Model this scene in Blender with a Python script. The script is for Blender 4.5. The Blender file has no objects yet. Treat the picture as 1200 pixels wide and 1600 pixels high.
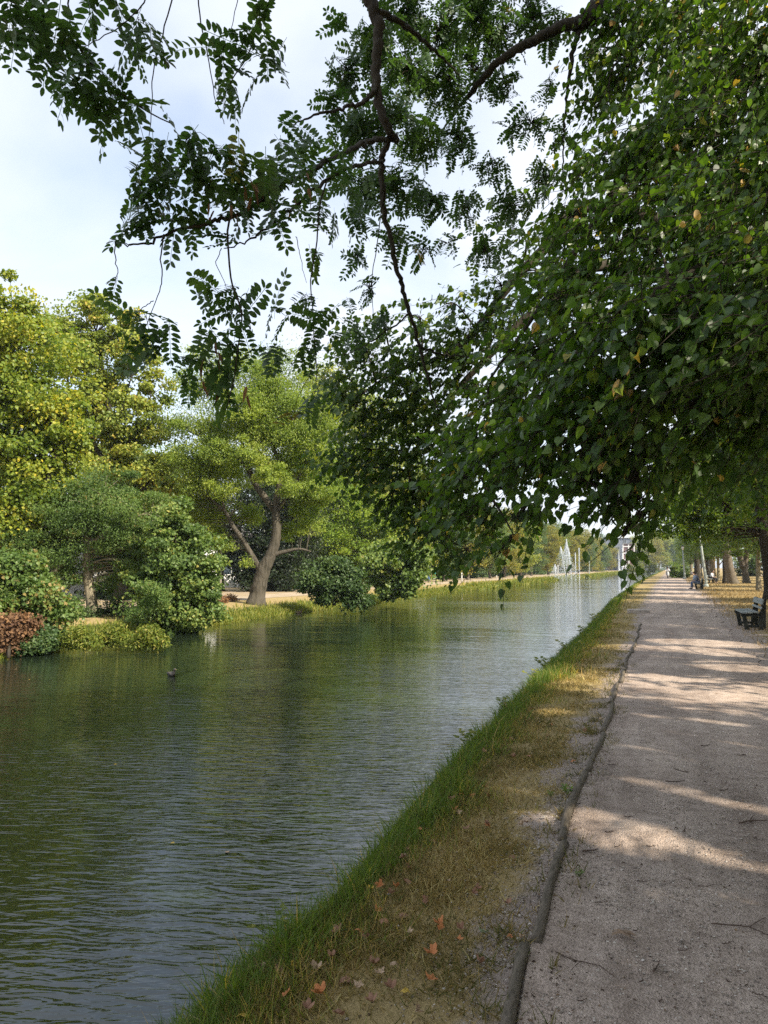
import bpy, math, random
import numpy as np
from mathutils import Vector, Matrix

random.seed(7)
RNG = np.random.default_rng(11)
scene = bpy.context.scene
COL = scene.collection

# ------------------------------------------------------------------ camera
F = 1180.0                      # focal length in photo pixels (1200 x 1600)
EYE = 1.65
PSI = math.atan(448.0 / 1180.0 * math.cos(math.radians(4.17)))
THE = math.radians(4.17)
FWD = np.array([-math.sin(PSI) * math.cos(THE), math.cos(PSI) * math.cos(THE), math.sin(THE)])
RGT = np.array([math.cos(PSI), math.sin(PSI), 0.0])
UPV = np.cross(RGT, FWD)
CAM = np.array([0.0, 0.0, EYE])


def P(px, py, d):
    """world point of a photo direction at a given depth"""
    return CAM + (FWD * F + RGT * (px - 600.0) + UPV * (800.0 - py)) * (d / F)


def G(px, py, z=0.0):
    """where a photo direction meets the level z"""
    r = FWD * F + RGT * (px - 600.0) + UPV * (800.0 - py)
    return CAM + r * ((z - EYE) / r[2])


def depth_of(px, py, z=0.0):
    return float(np.dot(G(px, py, z) - CAM, FWD))


cam_data = bpy.data.cameras.new("camera")
cam = bpy.data.objects.new("camera", cam_data)
COL.objects.link(cam)
cam_data.sensor_fit = 'VERTICAL'
cam_data.sensor_height = 36.0
cam_data.lens = 36.0 * F / 1600.0
cam_data.clip_end = 3000.0
cam_data.clip_start = 0.05
cam.location = CAM
M = Matrix((RGT, UPV, -FWD)).transposed().to_4x4()
M.translation = CAM
cam.matrix_world = M
scene.camera = cam

# ------------------------------------------------------------------ light
SUN_EL = math.radians(39)
SUN_H = np.array([0.95, -0.31]); SUN_H = SUN_H / np.linalg.norm(SUN_H)
SDIR = np.array([SUN_H[0] * math.cos(SUN_EL), SUN_H[1] * math.cos(SUN_EL), math.sin(SUN_EL)])
sd = bpy.data.lights.new("sun", 'SUN')
sd.energy = 3.7
sd.angle = math.radians(0.55)
sd.color = (1.0, 0.90, 0.74)
so = bpy.data.objects.new("sun", sd)
COL.objects.link(so)
so.rotation_euler = Vector(SDIR).to_track_quat('Z', 'Y').to_euler()

world = bpy.data.worlds.new("World")
scene.world = world
world.use_nodes = True
wn = world.node_tree.nodes; wl = world.node_tree.links
for n in list(wn): wn.remove(n)
out = wn.new('ShaderNodeOutputWorld'); bg = wn.new('ShaderNodeBackground')
sky = wn.new('ShaderNodeTexSky'); sky.sky_type = 'NISHITA'; sky.sun_disc = False
sky.sun_elevation = SUN_EL; sky.sun_rotation = math.atan2(SDIR[0], SDIR[1])
sky.air_density = 1.0; sky.dust_density = 1.0; sky.ozone_density = 1.0
tc = wn.new('ShaderNodeTexCoord')
sep = wn.new('ShaderNodeSeparateXYZ'); wl.new(tc.outputs['Generated'], sep.inputs[0])
ad = wn.new('ShaderNodeMath'); ad.operation = 'ADD'; ad.inputs[1].default_value = 0.35
wl.new(sep.outputs['Z'], ad.inputs[0])
dx = wn.new('ShaderNodeMath'); dx.operation = 'DIVIDE'; wl.new(sep.outputs['X'], dx.inputs[0]); wl.new(ad.outputs[0], dx.inputs[1])
dy = wn.new('ShaderNodeMath'); dy.operation = 'DIVIDE'; wl.new(sep.outputs['Y'], dy.inputs[0]); wl.new(ad.outputs[0], dy.inputs[1])
cmb = wn.new('ShaderNodeCombineXYZ'); wl.new(dx.outputs[0], cmb.inputs[0]); wl.new(dy.outputs[0], cmb.inputs[1])
nz = wn.new('ShaderNodeTexNoise'); nz.inputs['Scale'].default_value = 1.7; nz.inputs['Detail'].default_value = 5.0
nz.inputs['Roughness'].default_value = 0.5; nz.inputs['Distortion'].default_value = 0.3
wl.new(cmb.outputs[0], nz.inputs['Vector'])
rp = wn.new('ShaderNodeValToRGB')
rp.color_ramp.elements[0].position = 0.32; rp.color_ramp.elements[0].color = (0.36, 0.36, 0.36, 1)
rp.color_ramp.elements[1].position = 0.57; rp.color_ramp.elements[1].color = (0.97, 0.97, 0.97, 1)
wl.new(nz.outputs['Fac'], rp.inputs[0])
mx = wn.new('ShaderNodeMix'); mx.data_type = 'RGBA'
wl.new(rp.outputs[0], mx.inputs['Factor']); gain = wn.new('ShaderNodeMix'); gain.data_type = 'RGBA'; gain.blend_type = 'MULTIPLY'; gain.inputs['Factor'].default_value = 1.0; gain.inputs['B'].default_value = (2.0, 1.9, 1.75, 1)
wl.new(sky.outputs[0], gain.inputs['A']); wl.new(gain.outputs['Result'], mx.inputs['A'])
mx.inputs['B'].default_value = (6.45, 6.85, 7.6, 1)
wl.new(mx.outputs['Result'], bg.inputs['Color'])
bg.inputs['Strength'].default_value = 0.060
wl.new(bg.outputs[0], out.inputs['Surface'])

scene.view_settings.view_transform = 'Standard'
scene.view_settings.look = 'None'
scene.view_settings.exposure = 1.42
scene.view_settings.gamma = 1.0
scene.view_settings.use_curve_mapping = False
scene.render.engine = 'CYCLES'
scene.cycles.use_denoising = False
scene.cycles.max_bounces = 8
scene.cycles.diffuse_bounces = 4
scene.cycles.transmission_bounces = 6
scene.cycles.sample_clamp_indirect = 8.0

# ------------------------------------------------------------------ mesh helpers


class MB:
    """collects arrays of vertices and polygons for one mesh"""

    def __init__(self):
        self.v, self.l, self.s, self.t, self.m = [], [], [], [], []
        self.n = 0

    def add(self, verts, faces, tint=0.5, mi=0):
        verts = np.asarray(verts, dtype=np.float64).reshape(-1, 3)
        base = self.n
        self.v.append(verts)
        self.n += len(verts)
        t = np.broadcast_to(np.asarray(tint, dtype=np.float32), (len(verts),))
        self.t.append(np.array(t, dtype=np.float32))
        if isinstance(faces, np.ndarray):
            faces = [faces]
        for f in faces:
            f = np.asarray(f)
            if f.ndim == 1:
                f = f[None]
            self.l.append((f + base).ravel())
            self.s.append(np.full(len(f), f.shape[1], dtype=np.int32))
            self.m.append(np.full(len(f), mi, dtype=np.int32))
        return base

    def build(self, name, mat, parent=None, smooth=False, loc=None):
        me = bpy.data.meshes.new(name)
        if self.n:
            v = np.concatenate(self.v)
            if loc is not None:
                v = v - np.asarray(loc)
            l = np.concatenate(self.l).astype(np.int32)
            s = np.concatenate(self.s)
            st = np.zeros(len(s), dtype=np.int32); st[1:] = np.cumsum(s)[:-1]
            me.vertices.add(len(v)); me.vertices.foreach_set('co', v.astype(np.float32).ravel())
            me.loops.add(len(l)); me.loops.foreach_set('vertex_index', l)
            me.polygons.add(len(s)); me.polygons.foreach_set('loop_start', st)
            me.polygons.foreach_set('loop_total', s)
            mi = np.concatenate(self.m)
            if mi.any():
                me.polygons.foreach_set('material_index', mi)
            me.polygons.foreach_set('use_smooth', np.full(len(s), bool(smooth)))
            a = me.attributes.new('tint', 'FLOAT', 'POINT')
            a.data.foreach_set('value', np.concatenate(self.t))
            me.update(calc_edges=True)
        mats = mat if isinstance(mat, (list, tuple)) else [mat]
        for q in mats:
            me.materials.append(q)
        o = bpy.data.objects.new(name, me)
        COL.objects.link(o)
        if parent is not None:
            o.parent = parent
        elif loc is not None:
            o.location = loc
        return o


def tag(o, label=None, cat=None, group=None, kind=None):
    if label: o['label'] = label
    if cat: o['category'] = cat
    if group: o['group'] = group
    if kind: o['kind'] = kind
    return o


def thing(name, label, cat, loc=(0, 0, 0), rz=0.0, group=None):
    o = bpy.data.objects.new(name, None)
    o.empty_display_size = 0.2
    COL.objects.link(o)
    o.location = loc
    o.rotation_euler = (0, 0, rz)
    return tag(o, label, cat, group)


def copy_tree(root, loc, rz=0.0, sc=1.0, label=None, group=None, mats=None):
    r = root.copy(); COL.objects.link(r)
    r.location = loc; r.rotation_euler = (0, 0, rz)
    r.scale = (sc, sc, sc) if not isinstance(sc, tuple) else sc
    if label: r['label'] = label
    if group: r['group'] = group
    for ch in list(root.children):
        c = ch.copy(); COL.objects.link(c); c.parent = r
        if mats and ch.name.split('.')[0] in mats:
            c.material_slots[0].link = 'OBJECT'
            c.material_slots[0].material = mats[ch.name.split('.')[0]]
        for g in list(ch.children):
            d = g.copy(); COL.objects.link(d); d.parent = c
    return r


def unit(a):
    a = np.asarray(a, dtype=np.float64)
    return a / np.maximum(np.linalg.norm(a, axis=-1, keepdims=True), 1e-9)


def rand_dirs(n):
    return unit(RNG.normal(size=(n, 3)))


def spline(pts, n):
    """smooth polyline through pts (k x m)"""
    pts = np.asarray(pts, dtype=np.float64)
    k = len(pts)
    if k < 3:
        t = np.linspace(0, 1, n)[:, None]
        return pts[0] * (1 - t) + pts[-1] * t
    t = np.linspace(0, k - 1.0001, n)
    i = t.astype(int); u = (t - i)[:, None]
    p0 = pts[np.clip(i - 1, 0, k - 1)]; p1 = pts[i]; p2 = pts[np.clip(i + 1, 0, k - 1)]; p3 = pts[np.clip(i + 2, 0, k - 1)]
    return 0.5 * ((2 * p1) + (-p0 + p2) * u + (2 * p0 - 5 * p1 + 4 * p2 - p3) * u ** 2 + (-p0 + 3 * p1 - 3 * p2 + p3) * u ** 3)


def tube(mb, pts, rad, sides=8, tint=0.5, mi=0, cap=True, rough=0.0):
    pts = np.asarray(pts, dtype=np.float64); n = len(pts)
    rad = np.broadcast_to(np.asarray(rad, dtype=np.float64), (n,))
    T = unit(np.gradient(pts, axis=0))
    ref = np.array([0.0, 0.0, 1.0]) if abs(T[0][2]) < 0.85 else np.array([1.0, 0.0, 0.0])
    rings = []
    b = unit(np.cross(T[0], ref))
    for i in range(n):
        b = unit(b - T[i] * np.dot(b, T[i]))
        c = np.cross(T[i], b)
        a = np.linspace(0, 2 * math.pi, sides, endpoint=False)
        r = rad[i] * (1 + (RNG.normal(size=sides) * rough if rough else 0))
        r = np.broadcast_to(r, (sides,))
        rings.append(pts[i] + (np.cos(a) * r)[:, None] * b + (np.sin(a) * r)[:, None] * c)
    V = np.concatenate(rings)
    q = []
    for i in range(n - 1):
        for j in range(sides):
            k = (j + 1) % sides
            q.append((i * sides + j, i * sides + k, (i + 1) * sides + k, (i + 1) * sides + j))
    fs = [np.array(q)]
    if cap:
        fs.append(np.arange(sides)[::-1]); fs.append(np.arange(sides) + (n - 1) * sides)
    mb.add(V, fs, tint, mi)


def sticks(mb, A, B, ra, rb, sides=3, tint=0.5, mi=0):
    """many straight tapered twigs at once"""
    A = np.asarray(A); B = np.asarray(B); n = len(A)
    if n == 0: return
    T = unit(B - A)
    ref = np.where(np.abs(T[:, 2:3]) < 0.9, np.array([[0, 0, 1.0]]), np.array([[1.0, 0, 0]]))
    b = unit(np.cross(T, ref)); c = np.cross(T, b)
    ra = np.broadcast_to(ra, (n,)); rb = np.broadcast_to(rb, (n,))
    a = np.linspace(0, 2 * math.pi, sides, endpoint=False)
    ca, sa = np.cos(a), np.sin(a)
    off = ca[None, :, None] * b[:, None] + sa[None, :, None] * c[:, None]
    V = np.concatenate([A[:, None] + off * ra[:, None, None], B[:, None] + off * rb[:, None, None]], axis=1)
    q = np.array([(j, (j + 1) % sides, sides + (j + 1) % sides, sides + j) for j in range(sides)])
    f = (q[None] + (np.arange(n) * 2 * sides)[:, None, None]).reshape(-1, 4)
    mb.add(V.reshape(-1, 3), f, tint, mi)


def curved_sticks(mb, A, B, ra, rb, seg=3, sag=0.12, sides=3, tint=0.4):
    A = np.asarray(A); B = np.asarray(B); n = len(A)
    if n == 0: return
    L = np.linalg.norm(B - A, axis=1)[:, None]
    bow = RNG.normal(size=(n, 3)) * 0.06 * L + np.array([0, 0, 1.0]) * L * sag
    prev = A
    for i in range(1, seg + 1):
        t = i / seg
        cur = A * (1 - t) + B * t + bow * (4 * t * (1 - t))
        t0 = (i - 1) / seg
        sticks(mb, prev, cur, ra * (1 - t0) + rb * t0, ra * (1 - t) + rb * t, sides, tint)
        prev = cur


def place(mb, P0, T, N, S, V, faces, tint, mi=0):
    """instances of a small template as real faces. V: k x 3 (x side, y axis, z normal)"""
    n, k = len(P0), len(V)
    if n == 0: return
    T = unit(T); N = unit(N - T * np.sum(N * T, axis=1, keepdims=True)); Bv = np.cross(T, N)
    S = np.broadcast_to(np.asarray(S, dtype=np.float64), (n,))[:, None, None]
    W = P0[:, None] + S * (V[None, :, 0:1] * Bv[:, None] + V[None, :, 1:2] * T[:, None] + V[None, :, 2:3] * N[:, None])
    fl = []
    for f in faces:
        f = np.asarray(f)
        if f.ndim == 1: f = f[None]
        fl.append((f[None] + (np.arange(n) * k)[:, None, None]).reshape(-1, f.shape[1]))
    mb.add(W.reshape(-1, 3), fl, np.repeat(np.broadcast_to(tint, (n,)), k), mi)


# leaf templates ------------------------------------------------------
LEAF_FAR_V = np.array([(0, 0, 0), (.38, .45, .09), (0, 1, -.05), (-.38, .45, .09)])
LEAF_FAR_F = [np.array([(0, 1, 2), (0, 2, 3)])]
LEAF_MID_V = np.array([(0, 0, 0), (.36, .12, .06), (.46, .42, .08), (.24, .78, .02), (0, 1.08, -.1), (-.24, .78, .02), (-.46, .42, .08), (-.36, .12, .06), (0, .45, 0)])
LEAF_MID_F = [np.array([(0, 1, 2, 8), (8, 2, 3, 4), (0, 8, 6, 7), (8, 4, 5, 6)])]
# heart-shaped linden leaf with a point, on a short stalk
_h = [(0.0, 0.0), (.20, -.10), (.40, -.03), (.50, .20), (.47, .45), (.34, .68), (.15, .87), (.03, 1.06)]
LIN_V = [(0, -.45, .05), (.012, -.45, .05)]
LIN_V = [(0.0, 0.0, 0.0), (0.0, .35, -.02), (0.0, .7, -.06), (0.0, 1.08, -.17)]
for sgn in (1, -1):
    for (x, y) in _h[1:7]:
        LIN_V.append((sgn * x, y, .14 * abs(x) - .10 * y * y + .02))
LIN_V += [(-.014, -.5, .10), (.014, -.5, .10)]
LIN_V = np.array(LIN_V)
LIN_F0 = [np.array([(0, 4, 5, 6), (0, 6, 7, 1), (1, 7, 8, 2), (2, 8, 9, 3), (12, 11, 10, 0)[0:4], (13, 12, 0, 1), (14, 13, 1, 2), (15, 14, 2, 3)]), np.array([(16, 17, 0)])]


LIN_F = LIN_F0
LIN_B = LIN_V.copy(); LIN_B[:, 2] += .42 * np.abs(LIN_B[:, 0]) - .05; LIN_B[:, 0] *= .86      # folded along the midrib
LIN_C = LIN_V.copy(); LIN_C[:, 2] -= .30 * LIN_C[:, 1] ** 2; LIN_C[:, 0] += .10 * LIN_C[:, 1] ** 2; LIN_C[:, 1] *= .93     # tip curled under
LIN_D = LIN_V.copy(); LIN_D[:, 2] += .35 * LIN_D[:, 0] * LIN_D[:, 1]; LIN_D[:, 0] *= .92       # twisted
LINS = (LIN_V, LIN_B, LIN_C, LIN_D)


def pinnate(seed, pairs=7):
    r = np.random.default_rng(seed)
    V, Fq = [], []
    n0 = 0
    L = 1.0

    def ax(t):   # rachis drooping curve
        return np.array([0.04 * math.sin(3 * t + seed), t, -0.22 * t * t])
    for i in range(8):   # rachis strip
        t = i / 7 * L; p = ax(t)
        V += [p + (-.006, 0, 0), p + (.006, 0, 0)]
    for i in range(7):
        Fq.append((2 * i, 2 * i + 1, 2 * i + 3, 2 * i + 2))
    n0 = 16
    items = [(0.16 + 0.80 * (i / (pairs - 1)), s) for i in range(pairs) for s in (-1, 1)] + [(0.98, 0)]
    for (t, s) in items:
        p = ax(t)
        ll = (0.21 + 0.05 * math.sin(math.pi * t)) * r.uniform(.88, 1.1); ww = ll * 0.24
        a = s * math.radians(r.uniform(58, 78))
        d = np.array([math.sin(a), math.cos(a), r.uniform(-.35, .05)]); d /= np.linalg.norm(d)
        up = np.array([r.uniform(-.35, .35), r.uniform(-.3, .3), 1.0])
        sd_ = np.cross(d, up); sd_ /= np.linalg.norm(sd_); nn = np.cross(sd_, d)
        q = p + d * 0.02
        for (u, w) in ((0, 0), (.22, .8), (.55, 1.0), (.85, .62), (1.0, 0), (.85, -.62), (.55, -1.0), (.22, -.8)):
            V.append(q + d * (u * ll) + sd_ * (w * ww) + nn * (0.03 * ll * abs(w) * 3 - .06 * ll * u * u))
        Fq += [(n0, n0 + 1, n0 + 2, n0 + 7)[0:4], (n0 + 7, n0 + 2, n0 + 6, n0 + 6)[0:4]]
        Fq.pop(); Fq.pop()
        Fq += [(n0, n0 + 1, n0 + 7, n0 + 7)]
        Fq.pop()
        Fq += [(n0 + 1, n0 + 2, n0 + 6, n0 + 7), (n0 + 2, n0 + 3, n0 + 5, n0 + 6)]
        n0 += 8
    V = np.array(V)
    tri = []
    k = 16
    for _ in items:
        tri += [(k, k + 1, k + 7), (k + 3, k + 4, k + 5)]
        k += 8
    return V, [np.array(Fq), np.array(tri)]


PINS = [pinnate(s, pr) for s, pr in ((1, 7), (2, 8), (3, 6), (4, 7), (5, 9))]

# ------------------------------------------------------------------ materials


def new_mat(name):
    m = bpy.data.materials.new(name); m.use_nodes = True
    nt = m.node_tree
    for n in list(nt.nodes): nt.nodes.remove(n)
    o = nt.nodes.new('ShaderNodeOutputMaterial')
    return m, nt, o


def ramp_node(nt, stops):
    r = nt.nodes.new('ShaderNodeValToRGB')
    el = r.color_ramp.elements
    while len(el) < len(stops): el.new(0.5)
    for e, (p, c) in zip(el, stops):
        e.position = p; e.color = (c[0], c[1], c[2], 1)
    return r


def leaf_mat(name, stops, trans=0.42, rough=0.45, spec=0.35, tcol=(1.25, 1.3, 0.45)):
    m, nt, o = new_mat(name)
    at = nt.nodes.new('ShaderNodeAttribute'); at.attribute_name = 'tint'
    r = ramp_node(nt, stops); nt.links.new(at.outputs['Fac'], r.inputs[0])
    b = nt.nodes.new('ShaderNodeBsdfPrincipled')
    b.inputs['Roughness'].default_value = rough
    b.inputs['Specular IOR Level'].default_value = spec
    nt.links.new(r.outputs[0], b.inputs['Base Color'])
    mu = nt.nodes.new('ShaderNodeMix'); mu.data_type = 'RGBA'; mu.blend_type = 'MULTIPLY'; mu.inputs['Factor'].default_value = 1
    nt.links.new(r.outputs[0], mu.inputs['A']); mu.inputs['B'].default_value = (*tcol, 1)
    t = nt.nodes.new('ShaderNodeBsdfTranslucent'); nt.links.new(mu.outputs['Result'], t.inputs['Color'])
    ms = nt.nodes.new('ShaderNodeMixShader'); ms.inputs[0].default_value = trans
    nt.links.new(b.outputs[0], ms.inputs[1]); nt.links.new(t.outputs[0], ms.inputs[2])
    nt.links.new(ms.outputs[0], o.inputs['Surface'])
    return m


def noise(nt, scale, detail=4, rough=0.55, vec=None, dist=0.0):
    n = nt.nodes.new('ShaderNodeTexNoise')
    n.inputs['Scale'].default_value = scale; n.inputs['Detail'].default_value = detail
    n.inputs['Roughness'].default_value = rough; n.inputs['Distortion'].default_value = dist
    if vec is not None: nt.links.new(vec, n.inputs['Vector'])
    return n


def mapping(nt, scale=(1, 1, 1), rot=(0, 0, 0), src='Object'):
    t = nt.nodes.new('ShaderNodeTexCoord'); mp = nt.nodes.new('ShaderNodeMapping')
    mp.inputs['Scale'].default_value = scale; mp.inputs['Rotation'].default_value = rot
    nt.links.new(t.outputs[src], mp.inputs['Vector'])
    return mp.outputs[0]


def mixc(nt, fac, a, b, mode='MIX'):
    m = nt.nodes.new('ShaderNodeMix'); m.data_type = 'RGBA'; m.blend_type = mode
    for key, val in (('Factor', fac), ('A', a), ('B', b)):
        if isinstance(val, (int, float)): m.inputs[key].default_value = val
        elif isinstance(val, tuple): m.inputs[key].default_value = (*val[:3], 1)
        else: nt.links.new(val, m.inputs[key])
    return m.outputs['Result']


def math_node(nt, op, a, b=0.0, clamp=False):
    m = nt.nodes.new('ShaderNodeMath'); m.operation = op; m.use_clamp = clamp
    for i, val in enumerate((a, b)):
        if isinstance(val, (int, float)): m.inputs[i].default_value = val
        else: nt.links.new(val, m.inputs[i])
    return m.outputs[0]


def bump(nt, h, strength=0.5, dist=0.01):
    b = nt.nodes.new('ShaderNodeBump'); b.inputs['Strength'].default_value = strength; b.inputs['Distance'].default_value = dist
    nt.links.new(h, b.inputs['Height'])
    return b.outputs[0]


def plain(name, c1, c2=None, rough=0.7, scale=8.0, bscale=None, bdist=0.004, metal=0.0, spec=0.4):
    """a two-tone weathered surface"""
    m, nt, o = new_mat(name)
    b = nt.nodes.new('ShaderNodeBsdfPrincipled')
    v = mapping(nt)
    n = noise(nt, scale, 5, 0.6, v)
    r = ramp_node(nt, [(0.32, c1), (0.68, c2 or tuple(x * 0.75 for x in c1))])
    nt.links.new(n.outputs['Fac'], r.inputs[0]); nt.links.new(r.outputs[0], b.inputs['Base Color'])
    b.inputs['Roughness'].default_value = rough; b.inputs['Metallic'].default_value = metal
    b.inputs['Specular IOR Level'].default_value = spec
    if bscale:
        n2 = noise(nt, bscale, 4, 0.6, v)
        nt.links.new(bump(nt, n2.outputs['Fac'], 0.7, bdist), b.inputs['Normal'])
    nt.links.new(b.outputs[0], o.inputs['Surface'])
    return m


def bark_mat(name, c1, c2, vs=(9, 9, 1.6), bdist=0.03):
    m, nt, o = new_mat(name)
    b = nt.nodes.new('ShaderNodeBsdfPrincipled')
    v = mapping(nt, vs)
    n = noise(nt, 2.2, 6, 0.65, v, 0.6)
    n2 = noise(nt, 0.7, 3, 0.5, mapping(nt))
    r = ramp_node(nt, [(0.3, c2), (0.52, c1), (0.75, tuple(min(1, x * 1.35) for x in c1))])
    nt.links.new(n.outputs['Fac'], r.inputs[0])
    col = mixc(nt, math_node(nt, 'MULTIPLY', n2.outputs['Fac'], 0.45), r.outputs[0], (c1[0] * .7, c1[1] * .85, c1[2] * .6))
    nt.links.new(col, b.inputs['Base Color'])
    b.inputs['Roughness'].default_value = 0.9; b.inputs['Specular IOR Level'].default_value = 0.2
    nt.links.new(bump(nt, n.outputs['Fac'], 0.9, bdist), b.inputs['Normal'])
    nt.links.new(b.outputs[0], o.inputs['Surface'])
    return m


BARK_GREY = bark_mat('bark_grey', (.15, .122, .098), (.05, .04, .032))
BARK_WILLOW = bark_mat('bark_willow', (.10, .085, .070), (.022, .018, .014), (3.4, 3.4, .75), .10)
BARK_DARK = bark_mat('bark_dark', (.055, .045, .035), (.02, .016, .013))
BARK_PALE = bark_mat('bark_pale', (.27, .225, .165), (.12, .095, .07))
BARK_ORANGE = bark_mat('bark_orange', (.36, .24, .12), (.16, .10, .055))  # orange sunlight on two park trunks is put into this bark colour
TWIG = plain('twig_bark', (.07, .055, .042), (.035, .028, .022), 0.85, 20)

L_LINDEN = leaf_mat('linden_leaf', [(0, (0.038, 0.081, 0.026)), (.45, (0.078, 0.146, 0.035)), (.8, (0.138, 0.217, 0.042)), (.95, (0.244, 0.279, 0.052)), (1, (0.486, 0.310, 0.105))], 0.48, 0.38, 0.5, (1.5, 1.6, .35))
L_LINDEN2 = leaf_mat('linden_leaf_curtain', [(0, (0.042, 0.083, 0.026)), (.5, (0.073, 0.129, 0.032)), (.88, (0.144, 0.193, 0.035)), (1, (0.600, 0.589, 0.112))], 0.45, 0.42, 0.4, (1.5, 1.6, .4))
L_LOCUST = leaf_mat('locust_leaf', [(0, (0.043, 0.083, 0.035)), (.5, (0.066, 0.122, 0.044)), (.9, (0.117, 0.180, 0.052)), (1, (0.390, 0.234, 0.086))], 0.38, 0.42, 0.4, (1.4, 1.6, .5))
L_YELLOW = leaf_mat('maple_leaf_yellow_green', [(0, (0.100, 0.169, 0.028)), (.4, (0.201, 0.263, 0.035)), (.75, (0.348, 0.365, 0.048)), (.95, (0.535, 0.459, 0.055)), (1, (0.594, 0.486, 0.048))], 0.45)
L_OLIVE = leaf_mat('olive_yellow_leaf', [(0, (0.127, 0.189, 0.039)), (.5, (0.254, 0.307, 0.055)), (.85, (0.406, 0.406, 0.072)), (1, (0.542, 0.396, 0.085))], 0.4)
L_WILLOW = leaf_mat('willow_leaf', [(0, (0.130, 0.208, 0.041)), (.5, (0.259, 0.334, 0.056)), (.9, (0.389, 0.446, 0.082)), (1, (0.467, 0.491, 0.114))], 0.48)
L_GREEN = leaf_mat('fresh_green_leaf', [(0, (0.079, 0.137, 0.042)), (.5, (0.149, 0.226, 0.061)), (.9, (0.245, 0.302, 0.076)), (1, (0.385, 0.357, 0.095))], 0.42)
L_FEATHER = leaf_mat('feathery_green_leaf', [(0, (0.068, 0.121, 0.034)), (.5, (0.115, 0.189, 0.047)), (.9, (0.176, 0.243, 0.061)), (1, (0.297, 0.230, 0.081))], 0.42)
L_LIME = leaf_mat('lime_green_leaf', [(0, (.12, .20, .025)), (.5, (.22, .32, .04)), (1, (.36, .40, .06))], 0.5)
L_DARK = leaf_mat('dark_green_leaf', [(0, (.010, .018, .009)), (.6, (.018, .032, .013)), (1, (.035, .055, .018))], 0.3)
L_SHRUB = leaf_mat('shrub_leaf', [(0, (0.041, 0.081, 0.030)), (.5, (0.074, 0.128, 0.041)), (1, (0.135, 0.189, 0.054))], 0.4)
L_BROWN = leaf_mat('dead_brown_leaf', [(0, (.10, .055, .035)), (.5, (.19, .11, .06)), (1, (.30, .17, .08))], 0.3, 0.7, .2, (1.2, 1.0, .7))
L_PARK = leaf_mat('park_leaf', [(0, (0.058, 0.111, 0.023)), (.45, (0.111, 0.182, 0.031)), (.8, (0.208, 0.260, 0.039)), (1, (0.364, 0.325, 0.052))], 0.5, .45, .35, (1.5, 1.5, .35))
L_BLUEGREEN = leaf_mat('bluish_green_leaf', [(0, (0.061, 0.115, 0.047)), (.5, (0.101, 0.169, 0.061)), (1, (0.176, 0.230, 0.068))], 0.4)
L_FAR_YELLOW = leaf_mat('yellowing_row_leaf', [(0, (0.138, 0.156, 0.025)), (.5, (0.250, 0.244, 0.037)), (1, (0.375, 0.300, 0.050))], 0.42)

# ------------------------------------------------------------------ ground curves


def curve_from(picks, z):
    pts = np.array([G(px, py, z) for px, py in picks])
    pts = pts[np.argsort(pts[:, 1])]
    ys, xs = pts[:, 1], pts[:, 0]

    def f(y):
        return np.interp(y, ys, xs)
    return f


logX = curve_from([(806, 1620), (830, 1475), (885, 1310), (905, 1240), (935, 1160), (960, 1090), (990, 1010), (1011, 950), (1033, 910)], 0.0)
crestX = curve_from([(262, 1600), (400, 1468), (560, 1352), (650, 1255), (720, 1170), (800, 1094), (870, 1030), (920, 984), (960, 935), (998, 908)], 0.0)
rightX = curve_from([(1360, 1200), (1230, 1080), (1152, 998), (1084, 923), (1064, 903)], 0.0)
shoreX = curve_from([(0, 1029), (100, 1012), (200, 997), (330, 978), (400, 967), (490, 954), (560, 946), (660, 931), (760, 920), (860, 908.5)], -0.5)
WATER_Z = -0.5
CANAL_END = 345.0


def cross(y):
    """cross-section of the land: (x, z, dirt, green)"""
    c, l, s, r = float(crestX(y)), float(logX(y)), float(shoreX(y)), float(rightX(y))
    e = min(1.0, max(0.0, (y - CANAL_END) / 6.0))
    deep = lambda z: z * (1 - e) + 0.0 * e
    w = l - c
    rows = [(-900, 0, .2, .3), (-200, 0, .2, .3), (-80, 0, .2, .3), (-45, 0.05, .3, .2), (-32, .03, .4, .1), (-27, .02, .5, .05),
            (s - 5.2, .02, .5, .0), (s - 3.2, .0, .1, .0), (s - 2.2, -.02, .05, .05), (s - 1.4, -.08, .0, .25), (s - .7, -.22, 0, 1), (s - .15, deep(-.46), 0, 1), (s + .25, deep(-.62), 0, 1), (s + 1.2, deep(-1.1), 0, 1),
            ((s + c) / 2, deep(-1.6), 0, 1), (c - 1.3, deep(-1.1), 0, 1), (c - .55, deep(-.62), 0, 1), (c - .38, deep(-.45), 0, 1), (c - .22, deep(-.27), 0, 1), (c - .08, -.13, 0, 1), (c + .06, -.06, .0, .85)]
    for k in range(1, 9):
        t = k / 8.0
        rows.append((c + .06 + (w - .06) * t, -.045 * (1 - t), min(1, max(0, (t - .50) * 1.7)), max(0, .72 - t * 2.6)))
    rows += [(l + .5 * (r - l), -.012, 1, 0), (r - .15, -.008, 1, 0), (r + .3, .0, .75, .02), (r + .9, .012, .4, .03), (r + 1.8, .02, .2, .04), (r + 4, .03, .12, .05), (r + 9, .05, .15, .06), (22, .05, .15, .05), (45, .05, .2, .1), (90, 0, .2, .2), (220, 0, .2, .3), (900, 0, .2, .3)]
    return rows


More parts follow.
